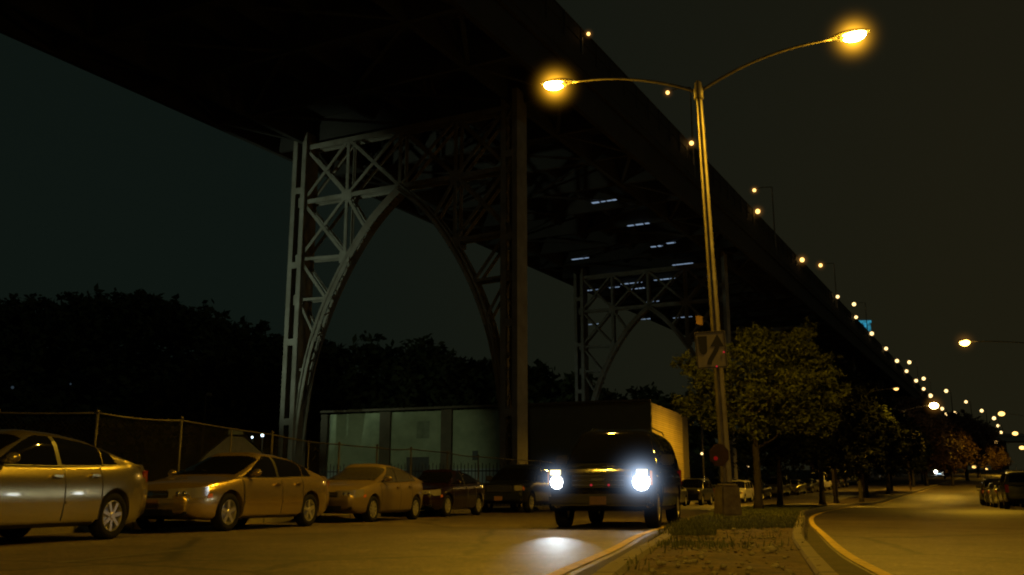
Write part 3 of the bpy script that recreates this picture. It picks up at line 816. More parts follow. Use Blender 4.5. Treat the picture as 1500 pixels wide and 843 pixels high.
q = MB(); q.box((-.6, 0, .72), (6.2, 1.1, .22)); q.build('chassis', M['trim'], tr)
park_left(tr, 129.5, .0, 2.2); tag(tr, 'white box truck standing tall over the far left parked row', 'truck', 'cars parked along the left kerb')

# ------------------------------------------------------------------ street lamps
def lamp_head(parent, at, az, lens_m=E_SOD, flap=True):
    """cobra head pointing outward along azimuth az"""
    h = MB()
    rows = []
    for i in range(13):
        u = i/12; x = -.32+.86*u
        w = .05+.13*math.sin(clamp(u*1.05, 0, 1)*PI)**.6*(1 if u > .2 else u/.2*.6+.4); hh = .045+.075*math.sin(clamp(u, 0, 1)*PI)**.7
        rows.append([(x, w*math.cos(a), hh*math.sin(a)+.05) for a in [PI*k/10 for k in range(11)]])
    h.grid(rows)
    rows2 = [[r[0], r[-1]] for r in rows]; h.grid(rows2)
    ho = h.build('lamp_head', M['head'], parent, smooth=True)
    ho.location = at; ho.rotation_euler = (0, R(-4), az)
    l = MB(); l.ball((.20, 0, .02), .165, 16, 10, (1.6, .9, .85)); l.build('lens', lens_m, ho, smooth=True)
    if flap:
        l = MB(); l.box((-.03, 0, -.0), (.13, .16, .07)); l.build('lens_side', E_FLAP, ho, bevel=.01)
    return ho

def street_lamp(base, top, heads, name='street_lamp', glow=True, energy=900, lean=True, pr=(.118, .074), lens_m=E_SOD, arm_r=.035):
    root = empty(name, base)
    b = Vector(base); tp = Vector(top)-b
    # fluted tapering pole
    mb = MB(); n0 = 0; seg = 48; rings = 9
    for i in range(rings):
        u = i/(rings-1); p = tp*u; p.z = .75+(tp.z-.75)*u; p.x = tp.x*u; p.y = tp.y*u
        r = pr[0]+(pr[1]-pr[0])*u
        for k in range(seg):
            a = 2*PI*k/seg; rr = r*(1-.20*max(0, math.cos(6*a))**.6)
            mb.v.append((p.x+rr*math.cos(a+.2), p.y+rr*math.sin(a+.2), p.z))
    for i in range(rings-1):
        for k in range(seg): mb.f.append((i*seg+k, i*seg+(k+1) % seg, (i+1)*seg+(k+1) % seg, (i+1)*seg+k))
    mb.build('pole', M['pole'], root)
    mb = MB()
    for z0_, z1_, w0, w1 in ((-.05, .06, .51, .50), (.063, .66, .45, .40), (.663, .72, .37, .33)):
        n = len(mb.v)
        for z, w in ((z0_, w0), (z1_, w1)):
            for sx, sy in ((-1, -1), (1, -1), (1, 1), (-1, 1)): mb.v.append((sx*w/2, sy*w/2, z))
        mb.f += [(n, n+1, n+5, n+4), (n+1, n+2, n+6, n+5), (n+2, n+3, n+7, n+6), (n+3, n, n+4, n+7), (n+3, n+2, n+1, n), (n+4, n+5, n+6, n+7)]
    pe = mb.build('pedestal', M['rust'], root, bevel=.02); pe.rotation_euler = (0, 0, .25)
    mb = MB(); mb.lathe([(.001, .20), (.05, .19), (.09, .12), (.10, .0), (.115, -.02), (.115, -.26), (.09, -.28)], 16, 'Z', tp); mb.build('pole_cap', M['pole'], root, smooth=True)
    for hp in heads:
        v = Vector(hp)-b; d = Vector((v.x-tp.x, v.y-tp.y, 0)); L = d.length; d.normalize(); dz = v.z-tp.z
        pts = []
        for i in range(17):
            u = i/16; p = tp+d*(L-.28)*u; p.z = tp.z-.10+(dz+.12)*(1-(1-u)**2.1); pts.append(p)
        mb = MB(); mb.tube(pts, [arm_r*(1.15-.35*i/16) for i in range(17)], 10); mb.build('arm', M['pole'], root, smooth=True)
        az = math.atan2(d.y, d.x)
        lamp_head(root, tuple(v), az, lens_m)
        if energy:
            ld = bpy.data.lights.new('lamp_light', 'SPOT'); ld.energy = energy; ld.color = SOD; ld.spot_size = R(166); ld.spot_blend = .35; ld.shadow_soft_size = .12
            lo = bpy.data.objects.new('lamp_light', ld); COL.objects.link(lo); lo.parent = root; lo.location = v+Vector((d.x*.2, d.y*.2, -.18))
        if glow:
            ld = bpy.data.lights.new('lamp_side_light', 'POINT'); ld.energy = 300; ld.color = SOD; ld.shadow_soft_size = .15
            lo = bpy.data.objects.new('lamp_side_light', ld); COL.objects.link(lo); lo.parent = root; lo.location = v+Vector((d.x*.2, d.y*.2, -.30))
            gm = MB(); gm.ball((0, 0, 0), 1., 20, 12); go = gm.build('glow', GLOW, root); go.location = v+Vector((d.x*.18, d.y*.18, 0)); go.scale = (1.15,)*3
    return root
GLOW = glow_mat('sodium_halo', (1., .46, .02), 20., 9.)  # street lamp glare painted as a volume of emission
LG = 'twin arm sodium street lamps on the median'
L1 = street_lamp((4.62, 21.0, .14), (4.39, 21., 9.98), [(7.5, 19.85, 10.68), (1.24, 22.2, 10.62)], energy=2500)
tag(L1, 'tall fluted twin arm street lamp on the median with keep right sign and rusty pedestal', 'street lamp', LG)
# the next lamp back along the median, out of frame behind the camera, lights the foreground
L0 = street_lamp((-3.9, -11., .14), (-3.9, -11., 10.), [(-.8, -11.8, 10.7), (-7., -10.2, 10.7)], energy=4600, glow=False)
tag(L0, 'twin arm street lamp on the median behind the camera', 'street lamp', LG)
# signs on the first lamp
def on_plane(o, loc, rz, tilt=0.): o.location = loc; o.rotation_euler = (R(90)+tilt, 0, rz)
sg_ = empty('traffic_sign', (4.37, 20.80, 3.74), R(-8), 0, R(-2.5)); tag(sg_, 'white keep right sign with black island and curved arrow fixed to the lamp pole', 'road sign')
mb = MB(); mb.box((0, 0, 0), (.66, .012, .82)); mb.build('panel', M['sign'], sg_, bevel=.004)
mb = MB()
for a, b in (((-.31, -.40), (.31, -.38)), ((-.31, .38), (.31, .40)), ((-.32, -.39), (-.30, .39)), ((.30, -.39), (.32, .39))):
    mb.box(((a[0]+b[0])/2, -.0085, (a[1]+b[1])/2), (abs(b[0]-a[0]), .003, abs(b[1]-a[1])))
mb.build('border', M['signblack'], sg_)
mb = MB()   # the median island: flat top, rounded bottom
pts = [(-.27, .31)]+[(-.27+.02*k/4, .31-.28*k/4) for k in range(1, 4)]+[(-.165+.085*math.cos(a), .03+.10*math.sin(a)-.03) for a in [PI+PI*k/8 for k in range(9)]]+[(-.065, .31)]
mb.v += [(x, -.0095, z) for x, z in pts]; mb.f.append(tuple(range(len(pts)))); mb.build('island_symbol', M['signblack'], sg_, fix=False)
mb = MB(); path = []
for k in range(15):
    u = k/14; path.append((-.06+.20*(u*u*(3-2*u)), -.33+.42*u))
w = .05; rows = []
for k, (x, z) in enumerate(path):
    x2, z2 = path[min(k+1, 14)]; x1, z1 = path[max(k-1, 0)]; dx, dz = x2-x1, z2-z1; l = math.hypot(dx, dz)
    rows.append([(x-dz/l*w, -.0095, z+dx/l*w), (x+dz/l*w, -.0095, z-dx/l*w)])
mb.grid(rows); n = len(mb.v); mb.v += [(-.01, -.0098, .07), (.29, -.0098, .05), (.16, -.0098, .34)]; mb.f.append((n, n+1, n+2))
mb.build('arrow_symbol', M['signblack'], sg_, fix=False)
mb = MB()
for x, z in ((.27, -.07), (.09, -.375)): mb.ball((x, -.016, z), .018, 8, 5, (1, .4, 1))
mb.build('red_glow_spot', emis('red_spot_glow', (1., .03, .06), .5), sg_)  # small red spots, their shine put in as emission
mb = MB(); mb.box((0, .10, .15), (.05, .19, .03)); mb.box((0, .10, -.15), (.05, .19, .03)); mb.build('bracket', M['pole'], sg_)
s2 = empty('small_sign', (4.18, 20.95, 4.42), R(35)); tag(s2, 'small rusty sign plate sticking out of the pole above the keep right sign', 'sign')
mb = MB(); mb.box((0, 0, 0), (.24, .01, .20)); mb.build('panel', M['signback'], s2, bevel=.003)
mb = MB(); mb.box((.10, .03, 0), (.16, .02, .03)); mb.build('bracket', M['pole'], s2)
s3 = empty('octagonal_box', (4.44, 20.80, 1.46), R(-12)); tag(s3, 'reddish brown octagonal plate with a red reflector low on the lamp pole', 'sign')
mb = MB(); n = 8
for yy in (-.03, .05): mb.v += [(.22*math.cos(PI/8+k*PI/4), yy, .25*math.sin(PI/8+k*PI/4)) for k in range(8)]
mb.f += [tuple(range(8)), tuple(range(8, 16))[::-1]]+[(k, 8+k, 8+(k+1) % 8, (k+1) % 8) for k in range(8)]; mb.build('panel', M['brown'], s3, bevel=.01)
mb = MB(); mb.ball((-.07, -.035, -.07), .045, 10, 6, (1, .4, 1)); mb.build('reflector', emis('red_reflector_glow', (1., .03, .02), .12), s3)  # the reflector's red shine is emission
mb = MB(); mb.lathe([(.15, -.03), (.15, .03)], 16, 'Z', (.02, .17, 0)); mb.build('strap', M['pole'], s3)

# far street lamps: pole, arm(s), head and a lens big enough to read
def far_lamp(base, headpos, label, group, lr=.22, twin=False, energy=0, lm=E_DOT, hh=9.4, cat='street lamp', name='street_lamp', pr=.09, glow=0., point=0):
    root = empty(name, base); b = Vector(base); v = Vector(headpos)-b
    top = Vector((0, 0, v.z-.5)); d = Vector((v.x, v.y, 0)); L = max(d.length, .01); d = d/L
    mb = MB(); mb.tube([(0, 0, 0), top], [pr, pr*.6], 8); mb.build('pole', M['pole'], root, smooth=True)
    mb = MB(); mb.tube([top+d*(L*u)+Vector((0, 0, .5*(1-(1-u)**2))) for u in (0, .25, .5, .75, 1)], pr*.35, 6)
    if twin: mb.tube([top-d*(L*u)+Vector((0, 0, .5*(1-(1-u)**2))) for u in (0, .25, .5, .75, 1)], pr*.35, 6)
    mb.build('arm', M['pole'], root, smooth=True)
    for sgn in ((1, -1) if twin else (1,)):
        p = Vector((v.x*sgn, v.y*sgn, v.z))
        mb = MB(); mb.ball(p+Vector((0, 0, .06)), 1., 10, 6, (.35, .2, .1)); hd = mb.build('lamp_head', M['head'], root, smooth=True)
        mb = MB(); mb.ball(p-Vector((0, 0, .04)), lr, 12, 8, (1.15, 1, .8)); mb.build('lens', lm, hd, smooth=True)
        if energy:
            ld = bpy.data.lights.new('lamp_light', 'SPOT'); ld.energy = energy; ld.color = SOD; ld.spot_size = R(160); ld.spot_blend = .4; ld.shadow_soft_size = .2
            lo = bpy.data.objects.new('lamp_light', ld); COL.objects.link(lo); lo.parent = root; lo.location = p-Vector((0, 0, .5))
        if point:
            ld = bpy.data.lights.new('lamp_light', 'POINT'); ld.energy = point; ld.color = (1., .58, .12); ld.shadow_soft_size = .2
            lo = bpy.data.objects.new('lamp_light', ld); COL.objects.link(lo); lo.parent = root; lo.location = p-Vector((0, 0, .45))
        if glow:
            gm = MB(); gm.ball((0, 0, 0), 1., 16, 10); go = gm.build('glow', GLOW_FAR, root); go.location = p; go.scale = (glow,)*3
    tag(root, label, cat, group); return root
GLOW_FAR = glow_mat('far_lamp_halo', (1., .42, .06), .42, 4.)  # same glare halo for the distant lamps

# camera ray helper, only to turn measured directions into places on the ground plan
F = 1400.; HZ = 727.; CAMZ = .6; PIT = math.atan((HZ-421.5)/F)
def ray(x, y):
    a, b = (x-750)/F, (421.5-y)/F
    return Vector((a, math.cos(PIT)-b*math.sin(PIT), math.sin(PIT)+b*math.cos(PIT)))
def at(x, y, Y):
    r = ray(x, y); t = Y/r.y; return Vector((r.x*t, Y, CAMZ+r.z*t))
DV = Vector((.45393, .89104)); PV = Vector((.89104, -.45393))
def B(lat, al, z): return Vector((PV.x*lat+DV.x*al, PV.y*lat+DV.y*al, z))
def onlat(x, y, lat):
    r = ray(x, y); t = lat/(r.x*PV.x+r.y*PV.y); return (r.x*DV.x+r.y*DV.y)*t, CAMZ+r.z*t

RG = 'sodium lamps along the far street'
p = at(1413, 501, 52); far_lamp((p.x+4.3, 50.5, .13), p, 'bright lone lamp hanging over the right road on a long arm', RG, .24, energy=1900, lm=emis('near_right_lens', (1., .55, .10), 14), glow=.9)
p = at(1368, 594, 104); far_lamp((p.x-2.9, 105, terr(105)+.1), p, 'large bright median lamp just right of the dark trees', RG, .40, twin=True, energy=2600, glow=1.6, lm=E_SOD)
p = at(1467, 606, 118); far_lamp((p.x+3.5, 118, terr(118)), p, 'bright lamp over the right road, upper one near the photo edge', RG, .34, energy=2600, lm=E_DOT)
p = at(1487, 635, 165); far_lamp((p.x+3.5, 165, terr(165)), p, 'lamp over the far right road close to the photo edge, second along', RG, .40, energy=2500)
p = at(1458, 648, 200); far_lamp((p.x-3, 200, terr(200)), p, 'lamp beside the pale shrub at the far right', RG, .42, energy=1500)
p = at(1497, 656, 240); far_lamp((p.x+3, 240, terr(240)), p, 'lamp below the overpass at the very right edge', RG, .55)
p = at(1475, 679, 330); far_lamp((p.x+3, 330, terr(330)), p, 'low distant lamp above the right parked cars', RG, .7)
p = at(1427, 684, 330); far_lamp((p.x+3, 330, terr(330)), p, 'left one of two small lamps at the end of the street', RG, .6)
p = at(1444, 688, 360); far_lamp((p.x+3, 360, terr(360)), p, 'right one of two small lamps at the end of the street', RG, .6)
# added lamps, unseen behind the trees, to light the end wall and road
far_lamp((KL(66)+1.6, 66, .1), (KL(66)-1.4, 67.2, 9.6), 'added median lamp hidden behind the leafy tree, lighting the warehouse end wall', RG, .18, energy=7000, point=650)
far_lamp((KL(86)+1.5, 86, terr(86)+.1), (KL(86)+4.5, 84.5, terr(86)+9.6), 'added median lamp hidden in the tree crowns, lighting the right road', RG, .18, energy=1500)

# ------------------------------------------------------------------ viaduct
via = empty('viaduct', B(-38, 57, 0)); VO = via.location.copy()
tag(via, 'huge dark steel viaduct on arched lattice bents crossing the whole sky', 'viaduct')
def dz(al): return .0155*(al-57) if al < 420 else .0155*363+.004*(al-420)
LC, RC, CC = -47.5, -28.9, -38.2
def VB(mb, name, m, parent=None, **k):
    o = mb.build(name, m, parent or via, **k)
    for v in o.data.vertices: v.co -= VO
    return o
ALS = [-130+15*i for i in range(0, 60)]
def ribbon(lat0, lat1, z0, z1, name, m):
    mb = MB(); rows = []
    for a in ALS:
        z = dz(a); rows.append([B(lat0, a, z0+z), B(lat1, a, z0+z), B(lat1, a, z1+z), B(lat0, a, z1+z), B(lat0, a, z0+z)])
    mb.grid(rows); return VB(mb, name, m)
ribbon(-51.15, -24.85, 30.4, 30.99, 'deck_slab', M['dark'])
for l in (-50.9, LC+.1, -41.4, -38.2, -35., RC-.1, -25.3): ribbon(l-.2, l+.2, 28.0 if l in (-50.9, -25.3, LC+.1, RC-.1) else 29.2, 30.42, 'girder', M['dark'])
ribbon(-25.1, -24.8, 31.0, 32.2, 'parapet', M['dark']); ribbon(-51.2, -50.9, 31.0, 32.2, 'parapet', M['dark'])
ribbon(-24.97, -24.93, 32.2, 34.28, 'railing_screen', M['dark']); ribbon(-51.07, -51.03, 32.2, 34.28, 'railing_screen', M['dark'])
for side in (-24.9, -51.):
    mb = MB()
    for a0, a1 in zip(ALS, ALS[1:]):
        for zz in (34.3, 33.3): mb.bar(B(side, a0, zz+dz(a0)), B(side, a1, zz+dz(a1)), .07, .07)
    a = -60.
    while a < 420:
        mb.bar(B(side, a, 32.1+dz(a)), B(side, a, 34.35+dz(a)), .10, .10); a += 3.0 if a < 200 else 8
    VB(mb, 'railing', M['dark'])
mb = MB(); a = -120.
fb = []
while a < 380:
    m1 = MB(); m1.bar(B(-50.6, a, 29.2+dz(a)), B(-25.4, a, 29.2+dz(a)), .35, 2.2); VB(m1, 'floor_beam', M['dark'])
    a += 7.1
# lateral bracing
mb = MB(); a = -120.; k = 0
while a < 300:
    for l0, l1 in ((-50.6, -47.4), (LC, CC), (CC, RC), (RC, -25.4)):
        if k % 2: l0, l1 = l1, l0
        mb.bar(B(l0, a, 28.3+dz(a)), B(l1, a+7.1, 28.3+dz(a+7.1)), .28, .12)
    a += 7.1; k += 1
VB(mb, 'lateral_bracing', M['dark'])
# emissive strips standing in for cool light through the deck joints
for x, y, w in ((885, 295, 2.5), (935, 329, 2.4), (962, 361, 1.4), (983, 356, 1.), (1000, 387, 2.6), (893, 402, 2.7), (925, 415, 3.0), (975, 409, 3.2), (932, 423, 2.4), (955, 442, 2.2), (940, 468, 3.0), (1000, 465, 3.2), (850, 379, 2.2), (868, 425, 1.8), (900, 421, 1.5), (1045, 404, 1.8), (870, 475, 2.)):
    r = ray(x, y); t = 27.9/r.z
    for _ in range(4):
        P_ = r*t; al = P_.x*DV.x+P_.y*DV.y; t = (28.02+dz(al)-CAMZ)/r.z
    P_ = r*t; la = P_.x*PV.x+P_.y*PV.y; al = P_.x*DV.x+P_.y*DV.y
    m1 = MB(); br = random.random()
    u = -w/2
    while u < w/2:
        l = random.uniform(.35, 1.1); l = min(l, w/2-u); m1.bar(B(la+u, al, 28.0+dz(al)), B(la+u+l, al, 28.0+dz(al)), random.uniform(.22, .5), .03); u += l+random.uniform(.05, .25)
    VB(m1, 'joint_light_strip', E_GAP)

arch = interp([(0, 22.9), (.8, 22.3), (2.5, 20.75), (4.4, 18.3), (6.2, 15.2), (7.4, 12.3), (8.1, 9.8), (8.6, 6.6), (8.95, 3.), (9.1, .3)])
def lattice(mb, a, b, w, t, off):
    """two flanges with zigzag lacing between, from a to b; off = unit vector of the member's depth"""
    a = Vector(a); b = Vector(b); o = off*(w/2)
    mb.bar(a+o, b+o, t, t*1.0); mb.bar(a-o, b-o, t, t)
    n = max(2, int((b-a).length/(w*1.1))); 
    for i in range(n):
        p = a+(b-a)*i/n; q = a+(b-a)*(i+1)/n; s = 1 if i % 2 else -1
        mb.bar(p+o*s, q-o*s, t*.5, t*.5)
def bent(al, detail=True):
    zt = 28.0+dz(al); DV3 = Vector((DV.x, DV.y, 0)); PV3 = Vector((PV.x, PV.y, 0)); UP = Vector((0, 0, 1))
    b = empty('bent', (0, 0, 0)); b.parent = via
    def fin(mb, name, m=M['steel'], par=b):
        o = mb.build(name, m, par)
        for v in o.data.vertices: v.co -= VO
        return o
    g0 = terr(B(CC, al, 0).y)
    for lat in (LC, RC):
        mb = MB(); hw = .62; hd = .72
        for s in (-1, 1):        # two web plates with flanges
            mb.bar(B(lat+s*hw, al, g0), B(lat+s*hw, al, zt+.8), .09 if 1 else 0, 2*hd, up=(DV.x, DV.y, 0)) if False else None
            c = B(lat+s*hw, al, (g0+zt+.8)/2); rz = math.atan2(PV.y, PV.x)
            mb.box(c, (.06, 2*hd, zt+.8-g0), rz)
            for s2 in (-1, 1):
                c = B(lat+s*(hw-.17), al+s2*(hd+.025), (g0+zt+.8)/2); mb.box(c, (.40, .05, zt+.8-g0), rz)
        col = fin(mb, 'column')
        mb = MB(); n = int((zt-g0)/.9)
        for s2 in ((1,) if lat == LC else (-1, 1)):
            for i in range(n):
                z0_, z1_ = g0+.4+i*.9, g0+.4+(i+1)*.9; s = 1 if i % 2 else -1
                mb.bar(B(lat-s*.34, al+s2*(hd-.04), z0_), B(lat+s*.34, al+s2*(hd-.04), z1_), .05, .03, up=(DV.x, DV.y, 0))
        mb.box(B(lat, al, g0+.45), (1.9, 2.0, .9), rz)
        for zz in (6, 12, 18, 24): mb.box(B(lat, al-hd-.05, g0+zz), (1.3, .03, .5), rz)
        o = mb.build('lacing', M['steel'], col)
        for v in o.data.vertices: v.co -= VO
    for s in (-1, 1):
        # arch rib: two chords with lacing
        mb = MB(); us = [9.0*i/30 for i in range(31)]
        for off in (-.45, .45):
            pts = [B(CC+s*u, al+off, arch(u)+dz(al)) for u in us]
            for p0, p1 in zip(pts, pts[1:]): mb.bar(p0, p1, .10, .50, up=(PV.x*-s, PV.y*-s, .7))
            for p0, p1 in zip(pts, pts[1:]): mb.bar(p0+Vector((0, 0, .26)), p1+Vector((0, 0, .26)), .30, .06, up=(PV.x*-s, PV.y*-s, .7))
        for i in range(len(us)-1):
            o0, o1 = (-.45, .45) if i % 2 else (.45, -.45)
            mb.bar(B(CC+s*us[i], al+o0, arch(us[i])+dz(al)), B(CC+s*us[i+1], al+o1, arch(us[i+1])+dz(al)), .08, .08)
        fin(mb, 'arch_rib')
        D = dz(al)
        for off in (-.42, .42):
         mb = MB()
         def M_(u0, z0, u1, z1, w=.24):
            mb.bar(B(CC+s*u0, al+off, z0+D), B(CC+s*u1, al+off, z1+D), w, .08, up=(DV.x, DV.y, 0))
            sd = .06 if off > 0 else -.06
            mb.bar(B(CC+s*u0, al+off-sd, z0+D), B(CC+s*u1, al+off-sd, z1+D), .06, .22, up=(DV.x, DV.y, 0))
         M_(9, 23.1, 0, 23.1, .34); M_(9, 27.6, 0, 27.6, .4)
         M_(4.8, 18.0, 4.8, 27.6, .26); 
         M_(9, 18.5, 4.4, 18.3); M_(9, 15.3, 6.2, 15.2, .22)
         M_(9, 23.1, 4.8, 18.4); M_(9, 18.7, 4.8, 23.1)
         M_(9, 18.4, 6.4, 15.2); M_(9, 15.2, 7.3, 12.4, .2); M_(9, 9.9, 8.1, 9.9, .2)
         M_(9, 27.6, 4.8, 23.1); M_(9, 23.2, 4.8, 27.6); M_(4.8, 27.6, 0, 23.1); M_(4.8, 23.1, 0, 27.6); M_(4.8, 23., 3.0, 20.3)
         if s == 1: M_(0, 22.9, 0, 27.6, .26)
         for u, z in ((4.8, 23.1), (9, 23.1), (9, 18.5), (4.8, 18.2), (9, 15.3)):
             mb.box(B(CC+s*u, al+off*1.12, z+D), (.9, .03, .8), math.atan2(PV.y, PV.x))
         fin(mb, 'bracing')
    return b
for al in (57, 113, 169, 225, 281, 337): bent(al)

# lamps on the viaduct
dots = [(862, 50), (1013, 210), (1110, 310), (1175, 381), (1227, 435), (1254, 465), (1277, 489), (1298, 511), (1314, 529), (1328, 544), (1342, 558), (1353, 570), (1363, 580), (1380, 599)]
ordn = ['first', 'second', 'third', 'fourth', 'fifth', 'sixth', 'seventh', 'eighth', 'ninth', 'tenth', 'eleventh', 'twelfth', 'thirteenth', 'fourteenth', 'fifteenth', 'sixteenth']
for i, (x, y) in enumerate(dots):
    al, z = onlat(x, y, -24.4); base = B(-24.9, al, 32.0+dz(al)); hd = B(-24.4, al, z)
    r = random.uniform(.82, 1.12)*at(x, y, base.y).length*(.0021 if i < 4 else .0017)
    rt = empty('parapet_lamp', base); v = hd-base
    mb = MB(); mb.tube([(0, 0, 0), (0, 0, v.z-.1), v], .06, 6); mb.build('bracket', M['pole'], rt)
    mb = MB(); mb.ball(v, r, 12, 8); ln = mb.build('lens', E_DOT if i < 4 else E_DOTC, rt, smooth=True)
    if i < 4:
        gm = MB(); gm.ball((0, 0, 0), 1., 16, 10); go = gm.build('glow', glow_mat('parapet_halo', (1., .42, .08), .55/(r*5), 4.), rt); go.location = v; go.scale = (r*4.6,)*3
    tag(rt, ordn[i]+' low parapet lamp along the viaduct edge counting from the top left', 'bridge lamp', 'low lamps along the viaduct parapet')
masts = [(978, 136), (1105, 279), (1202, 389), (1251, 446), (1332, 531), (1353, 555)]
for i, (x, y) in enumerate(masts):
    al, z = onlat(x, y, -27.3); hd = B(-27.3, al, z); base = B(-24.9, al, 31+dz(al))
    rt = empty('mast_lamp', base); v = hd-base; r = random.uniform(.82, 1.1)*(hd.length)*(.0019 if i < 4 else .0016)
    mb = MB(); mb.tube([(0, 0, 0), (0, 0, v.z+.1)], [.13, .08], 8); mb.build('pole', M['pole'], rt)
    mb = MB(); mb.tube([(0, 0, v.z+.1), v*.5+Vector((0, 0, v.z*.5+.25)), v+Vector((0, 0, .12))], .06, 6); mb.build('arm', M['pole'], rt)
    mb = MB(); mb.ball(v, r, 12, 8); mb.build('lens', E_DOT if i < 3 else E_DOTC, rt, smooth=True)
    if i < 3:
        gm = MB(); gm.ball((0, 0, 0), 1., 16, 10); go = gm.build('glow', glow_mat('mast_halo', (1., .40, .07), .5/(r*5), 4.), rt); go.location = v; go.scale = (r*4.6,)*3
    tag(rt, ordn[i]+' tall mast lamp on the viaduct deck counting from the top left', 'bridge lamp', 'tall mast lamps on the viaduct deck')
# ramp lamps further off, on a curved ramp beyond the street
ramp = [(1386, 573), (1415, 589), (1438, 602), (1456, 613), (1462, 624), (1466, 634), (1399, 605), (1386, 607)]
for i, (x, y) in enumerate(ramp):
    Yd = 430+12*i; p = at(x, y, Yd); base = Vector((p.x+2, p.y, terr(Yd)))
    rt = empty('ramp_lamp', base); v = p-base; r = p.length*random.uniform(.0012, .0017)
    mb = MB(); mb.tube([(0, 0, 0), (0, 0, v.z+.2)], [.3, .15], 6); mb.build('pole', M['dark'], rt)
    mb = MB(); mb.tube([(0, 0, v.z+.1), v], .1, 6); mb.build('arm', M['dark'], rt)
    mb = MB(); mb.ball(v, r, 10, 6); mb.build('lens', E_DOTC, rt, smooth=True)
    tag(rt, ordn[i]+' distant lamp right of the viaduct, in the string falling to the right edge', 'lamp', 'distant ramp lamps')
# blue lit tower behind the deck
tw = empty('suspension_tower', at(1277, 700, 420)); tw.location.z = 0
ztop = at(1277, 471, 420).z; zb = at(1277, 492, 420).z; hw = 4.2
mb = MB()
for s in (-1, 1): mb.box((s*hw*.8, 0, zb/2), (2.2, 5, zb))
mb.build('leg', M['steel'], tw)
mb = MB()
for s in (-1, 0, 1): mb.box((s*hw*.8, 0, (ztop+zb)/2), (1.5, 4, ztop-zb))
mb.box((0, 0, ztop-.5), (hw*2.1, 4.5, 1.1)); mb.box((0, 0, zb+.6), (hw*2.1, 4.5, 1.)); mb.box((0, 0, (ztop+zb)/2), (hw*1.8, 3.5, .8))
mblue = mat('blue_lit_steel', (.1, .3, .4), .6); b_ = mblue.node_tree.nodes['Principled BSDF']; b_.inputs['Emission Color'].default_value = (.05, .42, .62, 1)  # blue lighting put into the steel as patchy emission
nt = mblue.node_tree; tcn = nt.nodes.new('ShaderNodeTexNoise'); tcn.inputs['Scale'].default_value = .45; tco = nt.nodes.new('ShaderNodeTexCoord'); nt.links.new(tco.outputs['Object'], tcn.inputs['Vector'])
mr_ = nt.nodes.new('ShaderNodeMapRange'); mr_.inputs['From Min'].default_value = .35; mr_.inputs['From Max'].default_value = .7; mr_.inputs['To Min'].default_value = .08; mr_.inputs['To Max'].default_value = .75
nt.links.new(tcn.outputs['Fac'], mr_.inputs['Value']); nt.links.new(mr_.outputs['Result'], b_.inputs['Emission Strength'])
mb.build('lit_portal', mblue, tw)
tag(tw, 'blue lit bridge tower top peeping over the viaduct edge', 'bridge tower')
# far overpass at the right
ov = empty('overpass', at(1480, 650, 300)); oz = at(1480, 644, 300).z; ox = ov.location.x; ov.location.z = terr(300)
mb = MB(); mb.box((25, 0, oz-ov.location.z), (70, 9, 1.6)); mb.box((25, -4.6, oz-ov.location.z+1.1), (70, .3, .8)); mb.build('deck', mat('pale_concrete', (.3, .28, .22), .8), ov)
for x in (-4, 14, 34):
    mb = MB(); mb.box((x, 0, (oz-ov.location.z)/2-.4), (2, 6, oz-ov.location.z-.8)); mb.build('pier', M['concrete'], ov)
tag(ov, 'pale concrete overpass far down the street at the right edge', 'overpass')

# ------------------------------------------------------------------ warehouse
wz = 6.95; W0 = Vector((9.75, 67.2)); 
wl = Vector((-.93, .365)).normalized(); wd = Vector((.454, .891))
wh = empty('warehouse', (W0.x, W0.y, 0), math.atan2(wl.y, wl.x)); tag(wh, 'low flat roofed warehouse with pale front panels and a lit yellowish end wall', 'warehouse')
# local x runs left along the front, local y runs toward the camera negative / back positive -> solve sign
e1 = wl; e2 = Vector((-wl.y, wl.x))       # local y axis
sgb = 1 if e2.dot(wd) > 0 else -1
LEN = 26.8
mb = MB(); mb.box((LEN/2, sgb*6.5, wz/2), (LEN, 12.8, wz)); mb.build('hall', M['pilaster'], wh)
# end wall (lit) on local x=0, slightly proud
ew = MB(); ang = 0
ew.quad((-.02, sgb*.05, 0), (-.02, sgb*10.5, 0), (-.02, sgb*10.5, wz+.05), (-.02, sgb*.05, wz+.05)); ewo = ew.build('end_wall', M['brick'], wh)
def front(u0, u1, z0, z1, name, m, off=.05, par=wh):
    mb = MB(); mb.box(((u0+u1)/2, -sgb*off/2, (z0+z1)/2), (u1-u0, off, z1-z0)); return mb.build(name, m, par)
front(0., 9.0, 0, wz+.12, 'front_wall', mat('shadowed_wall', (.12, .12, .08), .9, var=.2, vscale=.6), .10)  # shade on this stretch put into a darker wall colour
def u_at(x):
    d = (x-750)/1386.; # ray direction on the ground plan: X = d*Y
    return (W0.x-d*W0.y)/(d*wl.y-wl.x)
U = {k: u_at(k) for k in (735, 665, 650, 577, 562, 487, 480, 648, 620, 694, 702, 632, 600)}
front(U[735], U[665], 2.6, wz, 'wall_panel', M['wall_light']); front(U[735], U[665], 0, 2.597, 'wall_base', M['wall_blue'])
front(U[650], U[577], 2.6, wz, 'wall_panel', M['wall_light']); front(U[650], U[577], 0, 2.597, 'wall_base', M['wall_blue'])
front(U[562], U[487], 2.6, wz, 'wall_panel', M['wall_light']); front(U[562], U[487], 0, 2.597, 'wall_base', M['wall_blue'])
front(U[665], U[650], 0, wz+.05, 'pilaster', M['pilaster'], .3); front(U[577], U[562], 0, wz+.05, 'pilaster', M['pilaster'], .3); front(U[487], U[487]+.6, 0, wz, 'pilaster', M['pilaster'], .3)
front(U[632], U[600], 0, 3.5, 'loading_door', M['doorm'], .09); front(U[702], U[694], 3.2, 3.9, 'window', M['doorm'], .09)
